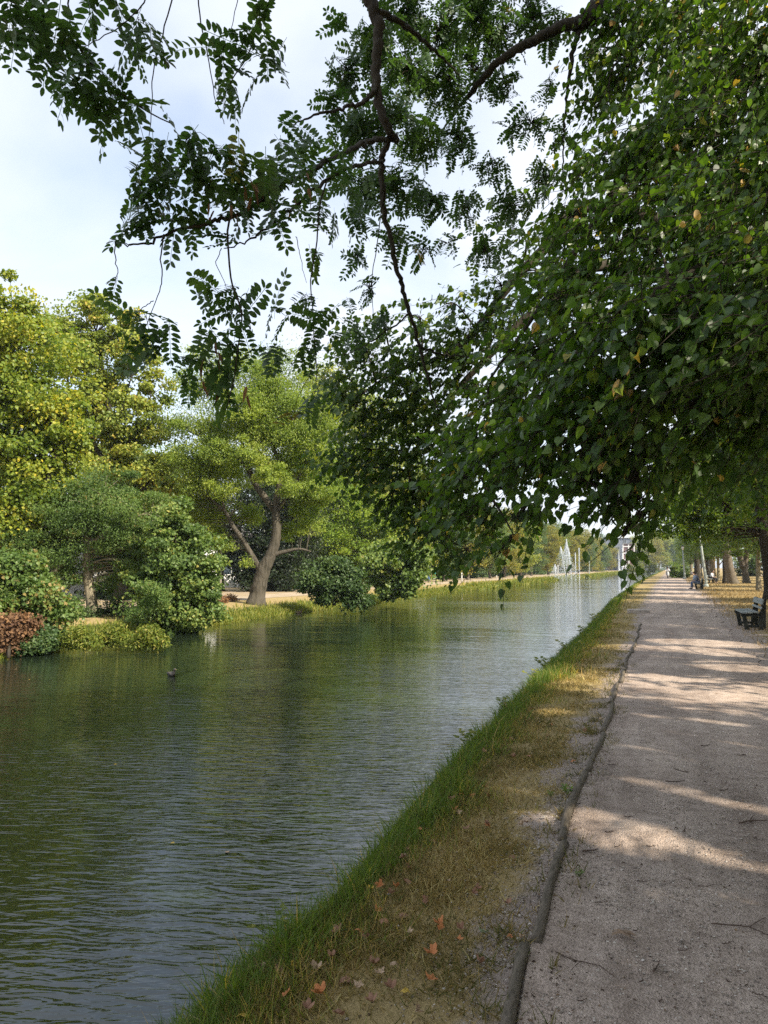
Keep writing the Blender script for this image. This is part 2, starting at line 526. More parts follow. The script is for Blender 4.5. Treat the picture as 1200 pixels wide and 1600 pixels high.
ys = np.concatenate([[-300, -80, -30, -12, -6, -3, -1], np.arange(0, 16, .2), np.arange(16, 40, .6), np.arange(40, 120, 2.5), np.arange(120, 346, 9), [345, 347, 349, 351, 356, 380, 450, 700, 1500]])
rows = [cross(y) for y in ys]
nc = len(rows[0])
V, dirt, green = [], [], []
for y, rw in zip(ys, rows):
    for (x, z, d, g) in rw:
        jit = 0.012 * math.sin(x * 7.1 + y * 3.3) * math.cos(y * 5.7 - x * 2.2) if 0 < y < 16 and -2.6 < x < 2 else 0
        V.append((x, y, z + jit)); dirt.append(d); green.append(g)
idx = np.arange(len(ys) * nc).reshape(len(ys), nc)
Q = np.stack([idx[:-1, :-1], idx[:-1, 1:], idx[1:, 1:], idx[1:, :-1]], -1).reshape(-1, 4)
mb = MB(); mb.add(np.array(V), Q)
gm, nt, o = new_mat('ground_earth_and_dry_grass')
b = nt.nodes.new('ShaderNodeBsdfPrincipled'); b.inputs['Roughness'].default_value = 0.95; b.inputs['Specular IOR Level'].default_value = 0.15
v = mapping(nt)
ad_ = nt.nodes.new('ShaderNodeAttribute'); ad_.attribute_name = 'dirt'
ag_ = nt.nodes.new('ShaderNodeAttribute'); ag_.attribute_name = 'green'
n1 = noise(nt, 1.6, 6, .65, v); n2 = noise(nt, 9, 6, .7, v); n3 = noise(nt, 60, 4, .7, v); n4 = noise(nt, .35, 4, .6, v)
straw = ramp_node(nt, [(.3, (.15, .115, .05)), (.5, (.29, .22, .10)), (.7, (.44, .34, .17))]); nt.links.new(n3.outputs['Fac'], straw.inputs[0])
straw2 = mixc(nt, n4.outputs['Fac'], straw.outputs[0], (.36, .27, .125))
soil = ramp_node(nt, [(.25, (.26, .195, .15)), (.5, (.43, .34, .275)), (.75, (.55, .455, .375))]); nt.links.new(n2.outputs['Fac'], soil.inputs[0])
soil2 = mixc(nt, n3.outputs['Fac'], soil.outputs[0], (.27, .225, .20))
grn = ramp_node(nt, [(.3, (.022, .035, .010)), (.7, (.06, .085, .022))]); nt.links.new(n2.outputs['Fac'], grn.inputs[0])


def soft(nt, a, nzo, amp, lo, hi):
    s = math_node(nt, 'ADD', a, math_node(nt, 'MULTIPLY', math_node(nt, 'SUBTRACT', nzo, .5), amp))
    mr = nt.nodes.new('ShaderNodeMapRange'); mr.inputs['From Min'].default_value = lo; mr.inputs['From Max'].default_value = hi
    nt.links.new(s, mr.inputs['Value'])
    return mr.outputs[0]


fd = soft(nt, ad_.outputs['Fac'], n1.outputs['Fac'], 1.8, .40, .62)
fg = soft(nt, ag_.outputs['Fac'], n1.outputs['Fac'], 1.0, .35, .65)
vg = nt.nodes.new('ShaderNodeTexVoronoi'); vg.inputs['Scale'].default_value = 70; nt.links.new(v, vg.inputs['Vector'])
sg = ramp_node(nt, [(0, (1, 1, 1)), (.2, (0, 0, 0))]); nt.links.new(vg.outputs['Distance'], sg.inputs[0])
hg = nt.nodes.new('ShaderNodeSeparateColor'); nt.links.new(vg.outputs['Color'], hg.inputs[0])
soil2 = mixc(nt, math_node(nt, 'MULTIPLY', sg.outputs[0], math_node(nt, 'GREATER_THAN', hg.outputs[0], .7)), soil2, (.64, .57, .50))
soil2 = mixc(nt, math_node(nt, 'MULTIPLY', sg.outputs[0], math_node(nt, 'LESS_THAN', hg.outputs[1], .3)), soil2, (.10, .08, .07))
c = mixc(nt, fd, straw2, soil2); c = mixc(nt, fg, c, grn.outputs[0])
nt.links.new(c, b.inputs['Base Color'])
hh = math_node(nt, 'ADD', n3.outputs['Fac'], math_node(nt, 'MULTIPLY', n2.outputs['Fac'], 2.0))
nt.links.new(bump(nt, hh, 0.8, 0.012), b.inputs['Normal'])
nt.links.new(b.outputs[0], o.inputs['Surface'])
ground = mb.build('ground', gm, smooth=True)
for nm, arr in (('dirt', dirt), ('green', green)):
    a = ground.data.attributes.new(nm, 'FLOAT', 'POINT'); a.data.foreach_set('value', np.array(arr, dtype=np.float32))
tag(ground, kind='structure')

_gy = ys; _gx = np.array([[q[0] for q in rw] for rw in rows]); _gz = np.array([[q[1] for q in rw] for rw in rows])


def gz(x, y):
    i = int(np.clip(np.searchsorted(_gy, y), 1, len(_gy) - 1))
    t = (y - _gy[i - 1]) / (_gy[i] - _gy[i - 1])
    return float(np.interp(x, _gx[i - 1], _gz[i - 1]) * (1 - t) + np.interp(x, _gx[i], _gz[i]) * t)


# ------------------------------------------------------------------ paths
def strip(name, fa, fb, y0, y1, dy, mat, n=12, lift=.004, jitter=0.0):
    yy = np.arange(y0, y1 + dy * .5, dy); V = []
    ph = random.random() * 9
    for y in yy:
        a, c_ = fa(y), fb(y)
        c_ += jitter * (math.sin(y * 1.9 + ph) * .5 + math.sin(y * 4.3) * .3 + math.sin(y * 9.7) * .2)
        for k in range(n + 1):
            t = k / n; x = a + (c_ - a) * t
            base = max(gz(x, y), 0) + lift
            V.append((x, y, base + .008 * math.sin(x * 5 + y * 1.3) * math.sin(y * 2.1 + x) * (1 if 0 < t < 1 else 0) + .004))
    idx = np.arange(len(yy) * (n + 1)).reshape(len(yy), n + 1)
    Q = np.stack([idx[:-1, :-1], idx[:-1, 1:], idx[1:, 1:], idx[1:, :-1]], -1).reshape(-1, 4)
    mb = MB(); mb.add(np.array(V), Q)
    return tag(mb.build(name, mat, smooth=True), kind='structure')


pm, nt, o = new_mat('path_gravel')
b = nt.nodes.new('ShaderNodeBsdfPrincipled'); b.inputs['Roughness'].default_value = 0.9; b.inputs['Specular IOR Level'].default_value = 0.2
v = mapping(nt)
n1 = noise(nt, .9, 6, .6, v); n2 = noise(nt, 7, 6, .65, v); n3 = noise(nt, 55, 5, .7, v)
vo = nt.nodes.new('ShaderNodeTexVoronoi'); vo.inputs['Scale'].default_value = 95; nt.links.new(v, vo.inputs['Vector'])
vo2 = nt.nodes.new('ShaderNodeTexVoronoi'); vo2.inputs['Scale'].default_value = 38; nt.links.new(v, vo2.inputs['Vector'])
base = ramp_node(nt, [(.28, (.35, .28, .232)), (.5, (.47, .38, .318)), (.72, (.57, .475, .40))]); nt.links.new(n1.outputs['Fac'], base.inputs[0])
fine = ramp_node(nt, [(.3, (.60, .58, .56)), (.55, (1.0, 1.0, 1.0)), (.75, (1.25, 1.24, 1.22))]); nt.links.new(n3.outputs['Fac'], fine.inputs[0])
nw = noise(nt, 1.0, 4, .55, mapping(nt, (2.2, .28, 1)), .4)
wear = ramp_node(nt, [(.36, (.80, .78, .77)), (.5, (1.0, 1.0, 1.0)), (.64, (1.12, 1.11, 1.10))]); nt.links.new(nw.outputs['Fac'], wear.inputs[0])
nd = noise(nt, .55, 5, .65, v, .8)
damp = ramp_node(nt, [(.30, (.76, .73, .72)), (.44, (1, 1, 1))]); nt.links.new(nd.outputs['Fac'], damp.inputs[0])
c = mixc(nt, 1.0, base.outputs[0], fine.outputs[0], 'MULTIPLY')
c = mixc(nt, 1.0, c, wear.outputs[0], 'MULTIPLY'); c = mixc(nt, 1.0, c, damp.outputs[0], 'MULTIPLY')
med = ramp_node(nt, [(.35, (.78, .76, .74)), (.6, (1.08, 1.08, 1.08))]); nt.links.new(n2.outputs['Fac'], med.inputs[0])
c = mixc(nt, 1.0, c, med.outputs[0], 'MULTIPLY')
sp = ramp_node(nt, [(.0, (1, 1, 1)), (.16, (0, 0, 0))]); nt.links.new(vo.outputs['Distance'], sp.inputs[0])
hs = nt.nodes.new('ShaderNodeSeparateColor'); nt.links.new(vo.outputs['Color'], hs.inputs[0])
pick = math_node(nt, 'GREATER_THAN', hs.outputs[0], .62)
c = mixc(nt, math_node(nt, 'MULTIPLY', sp.outputs[0], math_node(nt, 'MULTIPLY', pick, .75)), c, (.70, .66, .63))
pick2 = math_node(nt, 'LESS_THAN', hs.outputs[1], .3)
c = mixc(nt, math_node(nt, 'MULTIPLY', sp.outputs[0], math_node(nt, 'MULTIPLY', pick2, .7)), c, (.12, .10, .09))
nt.links.new(c, b.inputs['Base Color'])
hh = math_node(nt, 'ADD', math_node(nt, 'MULTIPLY', vo.outputs['Distance'], -.9), math_node(nt, 'ADD', n3.outputs['Fac'], n2.outputs['Fac']))
nt.links.new(bump(nt, hh, .85, .010), b.inputs['Normal'])
nt.links.new(b.outputs[0], o.inputs['Surface'])
path = strip('path', lambda y: float(logX(y)) - .0, lambda y: float(rightX(y)), -8, 46, .16, pm, 22, jitter=.10)
path_far = strip('path', lambda y: float(logX(y)), lambda y: float(rightX(y)), 46, 340, 4, pm, 8, jitter=.12)
sandm = plain('sandy_path', (.44, .35, .25), (.30, .24, .16), .9, 1.2, 40, .01)
far_path = strip('path', lambda y: float(shoreX(y)) - 6.0, lambda y: float(shoreX(y)) - 3.4, 4, 338, 2, sandm, 6, jitter=.25, lift=.006)
side_path = strip('path', lambda y: 12.0 + .02 * y, lambda y: 14.6 + .02 * y, 20, 200, 4, sandm, 5, jitter=.3, lift=.008)

# ------------------------------------------------------------------ water
wm, nt, o = new_mat('canal_water')
b = nt.nodes.new('ShaderNodeBsdfPrincipled')
b.inputs['Base Color'].default_value = (.014, .022, .012, 1)
b.inputs['Roughness'].default_value = .035; b.inputs['IOR'].default_value = 1.6
b.inputs['Specular IOR Level'].default_value = .5
t = nt.nodes.new('ShaderNodeTexCoord')
ROT = -math.atan2(RGT[1], RGT[0]) + math.radians(6)


def wmap(sx, sy, rz=0):
    mp = nt.nodes.new('ShaderNodeMapping'); mp.vector_type = 'TEXTURE'
    mp.inputs['Rotation'].default_value = (0, 0, -ROT + rz)
    mp.inputs['Scale'].default_value = (1 / sx, 1 / sy, 1)
    nt.links.new(t.outputs['Object'], mp.inputs['Vector'])
    return mp.outputs[0]


r1 = noise(nt, 1.0, 2.0, .45, wmap(3.6, 14.0), .6)
r2 = noise(nt, 1.0, 2.0, .5, wmap(6.5, 24.0, .22), .3)
r3 = noise(nt, 1.0, 1.0, .5, wmap(.42, 1.5, -.2), .2)
amp = noise(nt, 1.0, 3, .5, wmap(.10, .22))
ar = ramp_node(nt, [(.36, (.34, .34, .34)), (.6, (1, 1, 1))]); nt.links.new(amp.outputs['Fac'], ar.inputs[0])
h = math_node(nt, 'ADD', math_node(nt, 'MULTIPLY', r1.outputs['Fac'], 1.0), math_node(nt, 'MULTIPLY', r2.outputs['Fac'], .24))
sx_ = nt.nodes.new('ShaderNodeSeparateXYZ'); nt.links.new(t.outputs['Object'], sx_.inputs[0])
mr_ = nt.nodes.new('ShaderNodeMapRange'); mr_.inputs['From Min'].default_value = -15.0; mr_.inputs['From Max'].default_value = -7.0; mr_.inputs['To Min'].default_value = .28; mr_.inputs['To Max'].default_value = 1.0
nt.links.new(sx_.outputs['X'], mr_.inputs['Value'])
my_ = nt.nodes.new('ShaderNodeMapRange'); my_.inputs['From Min'].default_value = 4.0; my_.inputs['From Max'].default_value = 16.0; my_.inputs['To Min'].default_value = 1.0; my_.inputs['To Max'].default_value = .42
nt.links.new(sx_.outputs['Y'], my_.inputs['Value'])
h = math_node(nt, 'MULTIPLY', h, math_node(nt, 'MULTIPLY', ar.outputs[0], math_node(nt, 'MULTIPLY', mr_.outputs[0], my_.outputs[0])))
for (cx_, cy_), rx_, ry_, k_ in ((G(700, 941, -.5)[:2], 5.5, 3.0, 2.2), (G(889, 907, -.5)[:2], 9.0, 12.0, 1.6)):
    mp_ = nt.nodes.new('ShaderNodeMapping'); mp_.inputs['Location'].default_value = (-cx_ / rx_, -cy_ / ry_, 0); mp_.inputs['Scale'].default_value = (1 / rx_, 1 / ry_, 0)
    nt.links.new(t.outputs['Object'], mp_.inputs['Vector'])
    ln_ = nt.nodes.new('ShaderNodeVectorMath'); ln_.operation = 'LENGTH'; nt.links.new(mp_.outputs[0], ln_.inputs[0])
    fall = nt.nodes.new('ShaderNodeMapRange'); fall.interpolation_type = 'SMOOTHSTEP'; fall.inputs['From Min'].default_value = .3; fall.inputs['From Max'].default_value = 1.0; fall.inputs['To Min'].default_value = 1 + k_; fall.inputs['To Max'].default_value = 1.0
    nt.links.new(ln_.outputs['Value'], fall.inputs['Value'])
    h = math_node(nt, 'MULTIPLY', h, fall.outputs[0])
h = math_node(nt, 'ADD', h, math_node(nt, 'MULTIPLY', r3.outputs['Fac'], .5))
nt.links.new(bump(nt, h, 1.0, .031), b.inputs['Normal'])
nt.links.new(b.outputs[0], o.inputs['Surface'])
yw = np.concatenate([[-60, -20, -5], np.arange(0, 60, 4), np.arange(60, 352, 20), [352]])
V = []
for y in yw:
    for x in np.linspace(-60 if y < 4 else float(shoreX(y)) - .5, float(crestX(y)) - .1, 8):
        V.append((x, y, WATER_Z))
idx = np.arange(len(yw) * 8).reshape(len(yw), 8)
Q = np.stack([idx[:-1, :-1], idx[:-1, 1:], idx[1:, 1:], idx[1:, :-1]], -1).reshape(-1, 4)
mb = MB(); mb.add(np.array(V), Q)
tag(mb.build('water', wm, smooth=True), kind='structure')

# ------------------------------------------------------------------ openings cut into the crowns for sunlight
# leaves are cut away towards the sun; each ellipse marks where sunlight should land
GAPS = [(935, 1290, .60, .30), (1030, 1315, .60, .20), (960, 1325, .3, .12), (1140, 1345, .55, .10), (880, 1275, .25, .12), (1000, 1222, .60, .09), (1110, 1250, .55, .10), (1190, 1270, .3, .09), (1010, 1172, .55, .08), (1110, 1196, .55, .09), (1060, 1148, .5, .06), (1160, 1165, .4, .07), (1130, 1400, .35, .05),
        (800, 1232, .36, .10), (740, 1250, .15, .08), (830, 1186, .22, .06), (1050, 1400, .12, .05), (1140, 1420, .25, .05), (1075, 1020, 1.6, 1.3), (1150, 1042, .9, .8), (1100, 1005, 1.5, .9), (900, 1060, .4, .5), (870, 1110, .25, .3), (1015, 1120, .3, .1), (1120, 1130, .4, .12), (960, 1215, .2, .06), (1045, 1060, .7, .3), (1110, 1085, .5, .2), (960, 1010, .6, .8), (1030, 938, 1.3, .45), (1050, 926, 1.6, .5), (1060, 905, 2.0, 3.0), (1150, 926, 5.5, 2.6), (1190, 930, 3.0, 1.8), (1120, 908, 4, 4)]
LEAFY = [(1150, 560, 3.2), (1060, 500, 3.4), (965, 530, 3.5), (1150, 420, 3.8), (1050, 350, 4.2), (1180, 270, 4.4), (1085, 200, 4.8), (990, 260, 5.0), (1180, 90, 5.0), (1070, 50, 5.4), (965, 120, 5.8), (940, 410, 4.4), (880, 480, 4.7), (1005, 640, 3.5), (850, 680, 4.2), (930, 710, 3.9), (785, 650, 5.4), (1045, 725, 4.8), (880, 350, 5.6), (1120, 470, 3.9), (1020, 130, 5.2), (1130, 160, 5)]
SHAFTS = [P(*t_) - SDIR * (P(*t_)[2] / SDIR[2]) for t_ in ((1150, 80, 5), (1060, 150, 5), (1190, 240, 4.4), (1000, 300, 5), (1110, 370, 4), (1165, 480, 3.4), (960, 470, 3.8), (1050, 560, 3.4), (900, 600, 3.9), (830, 640, 4.6), (1120, 650, 3.8), (980, 680, 3.7), (1180, 600, 3.6), (1060, 40, 5.5), (780, 700, 4.8), (640, 690, 10), (600, 620, 9.6), (690, 600, 9), (620, 770, 10.2), (640, 150, 6), (720, 60, 6.4), *LEAFY)]  # more openings, aimed so sunlight reaches the hanging boughs
N_PATH_GAPS = len(GAPS)
GAPS = [(G(a, b_)[0], G(a, b_)[1], rx_, ry_) for a, b_, rx_, ry_ in GAPS] + [(s_[0], s_[1], .62, .42) for s_ in SHAFTS]


def lit_gap(pos, count=999):
    """True for leaves that stand in one of the light shafts"""
    q_ = pos[:, :2] - SDIR[None, :2] * (pos[:, 2:3] / SDIR[2])
    hit = np.zeros(len(pos), bool)
    for (x, y, rx_, ry_) in GAPS[:count]:
        ex, ey = q_[:, 0] - x, q_[:, 1] - y
        d_ = ((ex * .951 - ey * .31) / rx_) ** 2 + ((ex * .31 + ey * .951) / ry_) ** 2
        hit |= d_ < RNG.uniform(.65, 1.25, len(pos))
    return hit


# ------------------------------------------------------------------ grass
BL_V = np.array([(-.5, 0, 0), (.5, 0, 0), (.36, .5, .09), (-.36, .5, .09), (0, 1, .38)])
BL_V = BL_V * np.array([.045, 1, 1])
BL_F = [np.array([(0, 1, 2, 3)]), np.array([(3, 2, 4)])]


def grass_at(mb, X, Y, hmin, hmax, lean=.45, width=1.0, tint=None, zf=gz):
    n = len(X)
    Z = np.array([zf(x, y) for x, y in zip(X, Y)]) - .01
    H = RNG.uniform(hmin, hmax, n)
    T = unit(np.stack([RNG.normal(0, lean, n), RNG.normal(0, lean, n), np.ones(n)], 1))
    N = rand_dirs(n); N[:, 2] *= .2
    Vt = BL_V * np.array([width, 1, 1])
    place(mb, np.stack([X, Y, Z], 1), T, N, H, Vt, BL_F, RNG.uniform(0, 1, n) if tint is None else tint)


L_GRASS = leaf_mat('green_grass_blade', [(0, (0.056, 0.096, 0.021)), (.5, (0.111, 0.178, 0.033)), (.85, (0.202, 0.240, 0.051)), (1, (0.524, 0.357, 0.142))], .4, .5, .3, (1.4, 1.5, .4))
L_DRY = leaf_mat('dry_grass_blade', [(0, (0.082, 0.112, 0.026)), (.3, (0.181, 0.155, 0.056)), (.65, (0.363, 0.263, 0.101)), (1, (0.600, 0.508, 0.229))], .25, .7, .15, (1.2, 1.1, .7))
L_PARKDRY = leaf_mat('parched_grass_blade', [(0, (.09, .075, .03)), (.5, (.25, .175, .075)), (1, (.40, .29, .14))], .2, .75, .12, (1.1, 1, .7))
L_LIT = leaf_mat('bank_grass_blade', [(0, (0.079, 0.126, 0.022)), (.5, (0.172, 0.214, 0.031)), (1, (0.396, 0.340, 0.086))], .4, .5, .3, (1.3, 1.3, .5))

mb = MB()
segs = [(.9, 3.2, 9000, 1.0), (3.2, 6, 9000, 1.0), (6, 11, 11000, 1.2), (11, 20, 11000, 1.7), (20, 40, 9000, 2.8), (40, 90, 6000, 5), (90, 300, 5000, 9)]
for (y0, y1, n, wd) in segs:
    Y = RNG.uniform(y0, y1, n)
    off = np.abs(RNG.normal(0, .15, n)) * RNG.choice([1, -1], n, p=[.70, .30]) * (1 + .45 * np.sin(Y * 2.7) + .3 * np.sin(Y * 6.1))
    off = np.clip(off, -.22, .75) + .07
    hh_ = (.035, .125) if y0 < 11 else (.07, .22)
    grass_at(mb, crestX(Y) + off, Y, *hh_, .5, wd * .8, np.clip(RNG.normal(.5, .22, n) + (off > .22) * .3, 0, 1))
# long arching tufts on the brink
for _ in range(230):
    y = RNG.uniform(1.2, 26); x = float(crestX(y)) + RNG.normal(.05, .1)
    k = 26
    grass_at(mb, x + RNG.normal(0, .05, k), y + RNG.normal(0, .05, k), .10, .24, .6, .55 + y * .04, np.clip(RNG.normal(.6, .2, k), 0, 1))
tag(mb.build('bank_grass', L_GRASS), 'lush green grass along the brink of the near bank', 'grass', kind='stuff')

mb = MB()
for (y0, y1, n, wd) in [(.9, 3.5, 42000, .8), (3.5, 7, 36000, 1.0), (7, 13, 22000, 1.6), (13, 24, 12000, 2.4), (24, 60, 9000, 4)]:
    Y = RNG.uniform(y0, y1, n); w = logX(Y) - crestX(Y)
    tt = RNG.beta(1.05, 1.45, n)
    X = crestX(Y) + .05 + w * tt * .97
    patch = np.sin(X * 6.3 + Y * 2.1) + np.sin(Y * 5.2 - X * 3.7) + np.sin(Y * 1.7 + 1.0)
    keep = RNG.uniform(0, 1, n) < np.clip(1.55 - tt * 1.5 + patch * .25, .05, 1)
    X, Y, tt = X[keep], Y[keep], tt[keep]
    gp_ = np.sin(X * 3.1 + Y * 1.3) * np.sin(Y * 2.3 - X)
    grass_at(mb, X, Y, .022, .085, 1.15, wd * 1.7, np.clip(RNG.normal(.50, .24, len(X)) - (tt < .3) * .22 - .16 * gp_, 0, 1))
for _ in range(130):    # small tufts by the edging logs
    y = RNG.uniform(1.3, 14); x = float(logX(y)) + RNG.choice([-1, -1, 1]) * RNG.uniform(.04, .16)
    k = 22
    grass_at(mb, x + RNG.normal(0, .022, k), y + RNG.normal(0, .03, k), .03, .10, .7, 1.3, np.clip(RNG.normal(.25, .2, k), 0, 1))
tag(mb.build('dry_grass', L_DRY), 'short straw coloured grass on the trampled verge', 'grass', kind='stuff')

mb = MB()
for (y0, y1, n, wd) in [(14, 30, 9000, 2.2), (30, 60, 12000, 3.5), (60, 130, 9000, 6)]:
    Y = RNG.uniform(y0, y1, n); X = rightX(Y) + .15 + RNG.gamma(1.5, 3.2, n)
    X = np.minimum(X, 28 + .02 * Y)
    keep = ~((X > 11.7 + .02 * Y) & (X < 14.9 + .02 * Y))
    X, Y = X[keep], Y[keep]
    grass_at(mb, X, Y, .06, .17, .6, wd, np.clip(RNG.normal(.72, .2, len(X)), 0, 1))
tag(mb.build('park_grass', L_PARKDRY), 'parched yellow grass under the park trees on the right', 'grass', kind='stuff')

mb = MB()
for (y0, y1, n, wd) in [(10, 34, 13000, 2.8), (34, 70, 12000, 4.2), (70, 150, 9000, 7), (150, 340, 6000, 12)]:
    Y = RNG.uniform(y0, y1, n); off = np.abs(RNG.normal(0, .55 if y0 < 70 else .8, n)) - .12
    grass_at(mb, shoreX(Y) - off, Y, .08, .30 if y0 < 70 else .5, .4, wd, np.clip(RNG.normal(.55, .22, n) + (off > 1.1) * .25, 0, 1))
tag(mb.build('far_bank_grass', L_LIT), 'bright green grass fringe along the far bank', 'grass', kind='stuff')

# ------------------------------------------------------------------ pebbles and crumbs
PEB_V = np.array([(1, 0, .1), (.2, .9, 0), (-.8, .5, .1), (-.7, -.6, 0), (.3, -.9, .1), (.1, 0, .62), (-.1, .1, -.4)])
PEB_F = [np.array([(0, 1, 5), (1, 2, 5), (2, 3, 5), (3, 4, 5), (4, 0, 5)])]
PEBM = leaf_mat('pebble_stone', [(0, (.13, .105, .085)), (.5, (.32, .27, .225)), (1, (.64, .58, .51))], 0.0, .8, .3, (1, 1, 1))
mb = MB()
for (y0, y1, n, smin, smax) in [(.8, 3.2, 9000, .002, .009), (3.2, 7, 9000, .0035, .012), (7, 15, 4500, .004, .011)]:
    Y = RNG.uniform(y0, y1, n)
    side = RNG.uniform(0, 1, n)
    X = np.where(side < .72, logX(Y) + (rightX(Y) - logX(Y)) * RNG.beta(.8, 1.2, n), logX(Y) - RNG.exponential(.16, n))
    Z = np.array([max(gz(x, y), 0 if x > logX(y) else -1) for x, y in zip(X, Y)]) + .007
    S = smin + (smax - smin) * RNG.beta(1.1, 3.5, n)
    S = np.where(RNG.uniform(0, 1, n) > .988, S * 1.9, S)
    T = unit(np.stack([RNG.normal(size=n), RNG.normal(size=n), np.zeros(n)], 1)); N = np.tile([0, 0, 1.0], (n, 1)) + RNG.normal(0, .25, (n, 3))
    place(mb, np.stack([X, Y, Z], 1), T, N, S, PEB_V, PEB_F, RNG.beta(1.6, 1.8, n))
tag(mb.build('gravel_pebbles', PEBM), 'small grey and white pebbles strewn over the path and verge', 'pebbles', kind='stuff')

# crumbs of leaf and bark on path and verge
mb = MB()
n = 5200; Y = .8 + RNG.gamma(1.6, 3.4, n); X = crestX(Y) + .25 + (rightX(Y) - crestX(Y)) * RNG.beta(1.1, 1.0, n)
near_log = RNG.uniform(0, 1, n) < .35
X = np.where(near_log, logX(Y) + RNG.normal(.05, .10, n), X)
Z = np.array([max(gz(x, y), 0 if x > logX(y) else -1) for x, y in zip(X, Y)]) + .010
place(mb, np.stack([X, Y, Z], 1), unit(np.stack([RNG.normal(size=n), RNG.normal(size=n), RNG.normal(0, .15, n)], 1)), np.tile([0, 0, 1.0], (n, 1)) + RNG.normal(0, .4, (n, 3)), .006 + .022 * RNG.beta(1.0, 4.0, n), LEAF_MID_V * np.array([.7, 1, 1.5]), LEAF_MID_F, np.clip(RNG.normal(.35, .3, n), 0, 1))
LITTER = leaf_mat('leaf_crumbs', [(0, (.05, .033, .024)), (.5, (.13, .085, .055)), (1, (.30, .19, .10))], .15, .8, .2, (1.1, 1, .8))
tag(mb.build('leaf_litter', LITTER), 'dark crumbs of dead leaf and bark scattered over the path and verge', 'leaf litter', kind='stuff')
#PART2#

# ------------------------------------------------------------------ trees


def crown_leaves(mb, blobs, n, size, template='far', clump=.24, clumps_per=26, up=.55, flat=.6, shell=.45, tshift=0.0, droop=.25, gaps=False):
    """leaf faces gathered in clumps inside a set of ellipsoid lobes; returns the clump centres"""
    blobs = np.asarray(blobs, dtype=np.float64)
    wgt = blobs[:, 3] ** 2
    if blobs.shape[1] > 4: wgt = wgt * blobs[:, 4]
    wgt = wgt / wgt.sum()
    cents = []
    for bl, w in zip(blobs, wgt):
        r = bl[3]; k = max(7, int(clumps_per * min(2.2, max(.5, r / 1.6))))
        d = rand_dirs(k); rr = r * (1 - shell + shell * RNG.uniform(0, 1, k) ** .45) * RNG.uniform(.72, 1.24, k)
        cs = bl[:3] + d * rr[:, None] * np.array([1, 1, .92])
        cents.append(cs)
        nl = int(n * w)
        which = RNG.integers(0, k, nl)
        cr = clump * r * RNG.lognormal(-.1, .42, k)
        cr = np.clip(cr, .16, .75)
        off = RNG.normal(0, 1, (nl, 3)); off = off / np.maximum(1, np.linalg.norm(off, axis=1, keepdims=True) / 1.9)
        pos = cs[which] + off * cr[which][:, None] * np.array([1, 1, flat])
        if gaps:
            ok_ = ~lit_gap(pos); pos = pos[ok_]; which = which[ok_]; nl = len(pos)
        N = np.array([0, 0, 1.0]) * up + unit(pos - bl[:3]) * .55 + RNG.normal(0, .62, (nl, 3))
        T = rand_dirs(nl); T[:, 2] -= droop
        ct = RNG.uniform(-.28, .28, k)
        tint = np.clip(.45 + tshift + ct[which] + RNG.normal(0, .17, nl), 0, 1)
        S = size * RNG.uniform(.7, 1.3, nl)
        if template == 'far': place(mb, pos, T, N, S, LEAF_FAR_V, LEAF_FAR_F, tint)
        elif template == 'narrow': place(mb, pos, T, N, S, LEAF_FAR_V * np.array([.6, 1, 1]), LEAF_FAR_F, tint)
        elif template == 'mid': place(mb, pos, T, N, S, LEAF_MID_V, LEAF_MID_F, tint)
        else: place(mb, pos, T, N, S * 1.0, LIN_V, LIN_F, tint)
    return np.concatenate(cents)


def tree(name, label, base, limbs, blobs, n, size, leaf, bark=BARK_GREY, cat='tree', group=None, template='far', twig_r=.018, rough=.05, sides=9, twigs=True, reach=3.2, **kw):
    """limbs: list of (points, radii) in world space, the first is the trunk"""
    base = np.asarray(base, dtype=np.float64)
    root = thing(name, label, cat, base, 0, group)
    tb = MB(); nodes = []
    for i, (pts, rad) in enumerate(limbs):
        m = max(6, len(pts) * 5)
        sp = spline(pts, m)
        rr = np.interp(np.linspace(0, 1, m), np.linspace(0, 1, len(rad)), rad)
        if i == 0:   # root flare
            hgt = sp[:, 2] - sp[0, 2]
            rr = rr * (1 + .55 * np.exp(-hgt / max(.25, rad[0] * 1.3)))
            sp[0, 2] -= .12
        tube(tb, sp, rr, sides if rr.max() > .06 else 5, RNG.uniform(.3, .7), rough=rough)
        nodes.append(sp[int(m * .35):] if i == 0 else sp)
    nodes = np.concatenate(nodes)
    cb = MB()
    cents = crown_leaves(cb, blobs, n, size, template, **kw)
    if twigs:
        # each clump is carried by a branch from the nearest limb below it
        dv = cents[:, None] - nodes[None]
        dist = np.linalg.norm(dv, axis=2) + np.maximum(0, -dv[:, :, 2]) * 1.5
        near = nodes[np.argmin(dist, axis=1)]
        sel = np.linalg.norm(cents - near, axis=1) < reach
        A, B = near[sel], cents[sel]
        L = np.linalg.norm(B - A, axis=1)
        curved_sticks(tb, A, B, twig_r * np.clip(L, .5, 2.5), np.full(len(A), .006), 4, .08, 4)
    tb.build('trunk', bark, root, smooth=True, loc=base)
    cb.build('crown', leaf, root, loc=base)
    return root


def B_(lst, default_depth):
    """lobes read off the photograph at a true distance"""
    o = []
    for q in lst:
        px, py, r = q[:3]; d = q[3] if len(q) > 3 and q[3] else default_depth
        w = q[4] if len(q) > 4 else 1.0
        p = P(px, py, d)
        o.append((p[0], p[1], p[2], r * d / F, w))
    return o


def T_(px, py, d):
    return P(px, py, d)


def base_at(px, py):
    g = G(px, py, 0.0); g[2] = gz(g[0], g[1]); return g


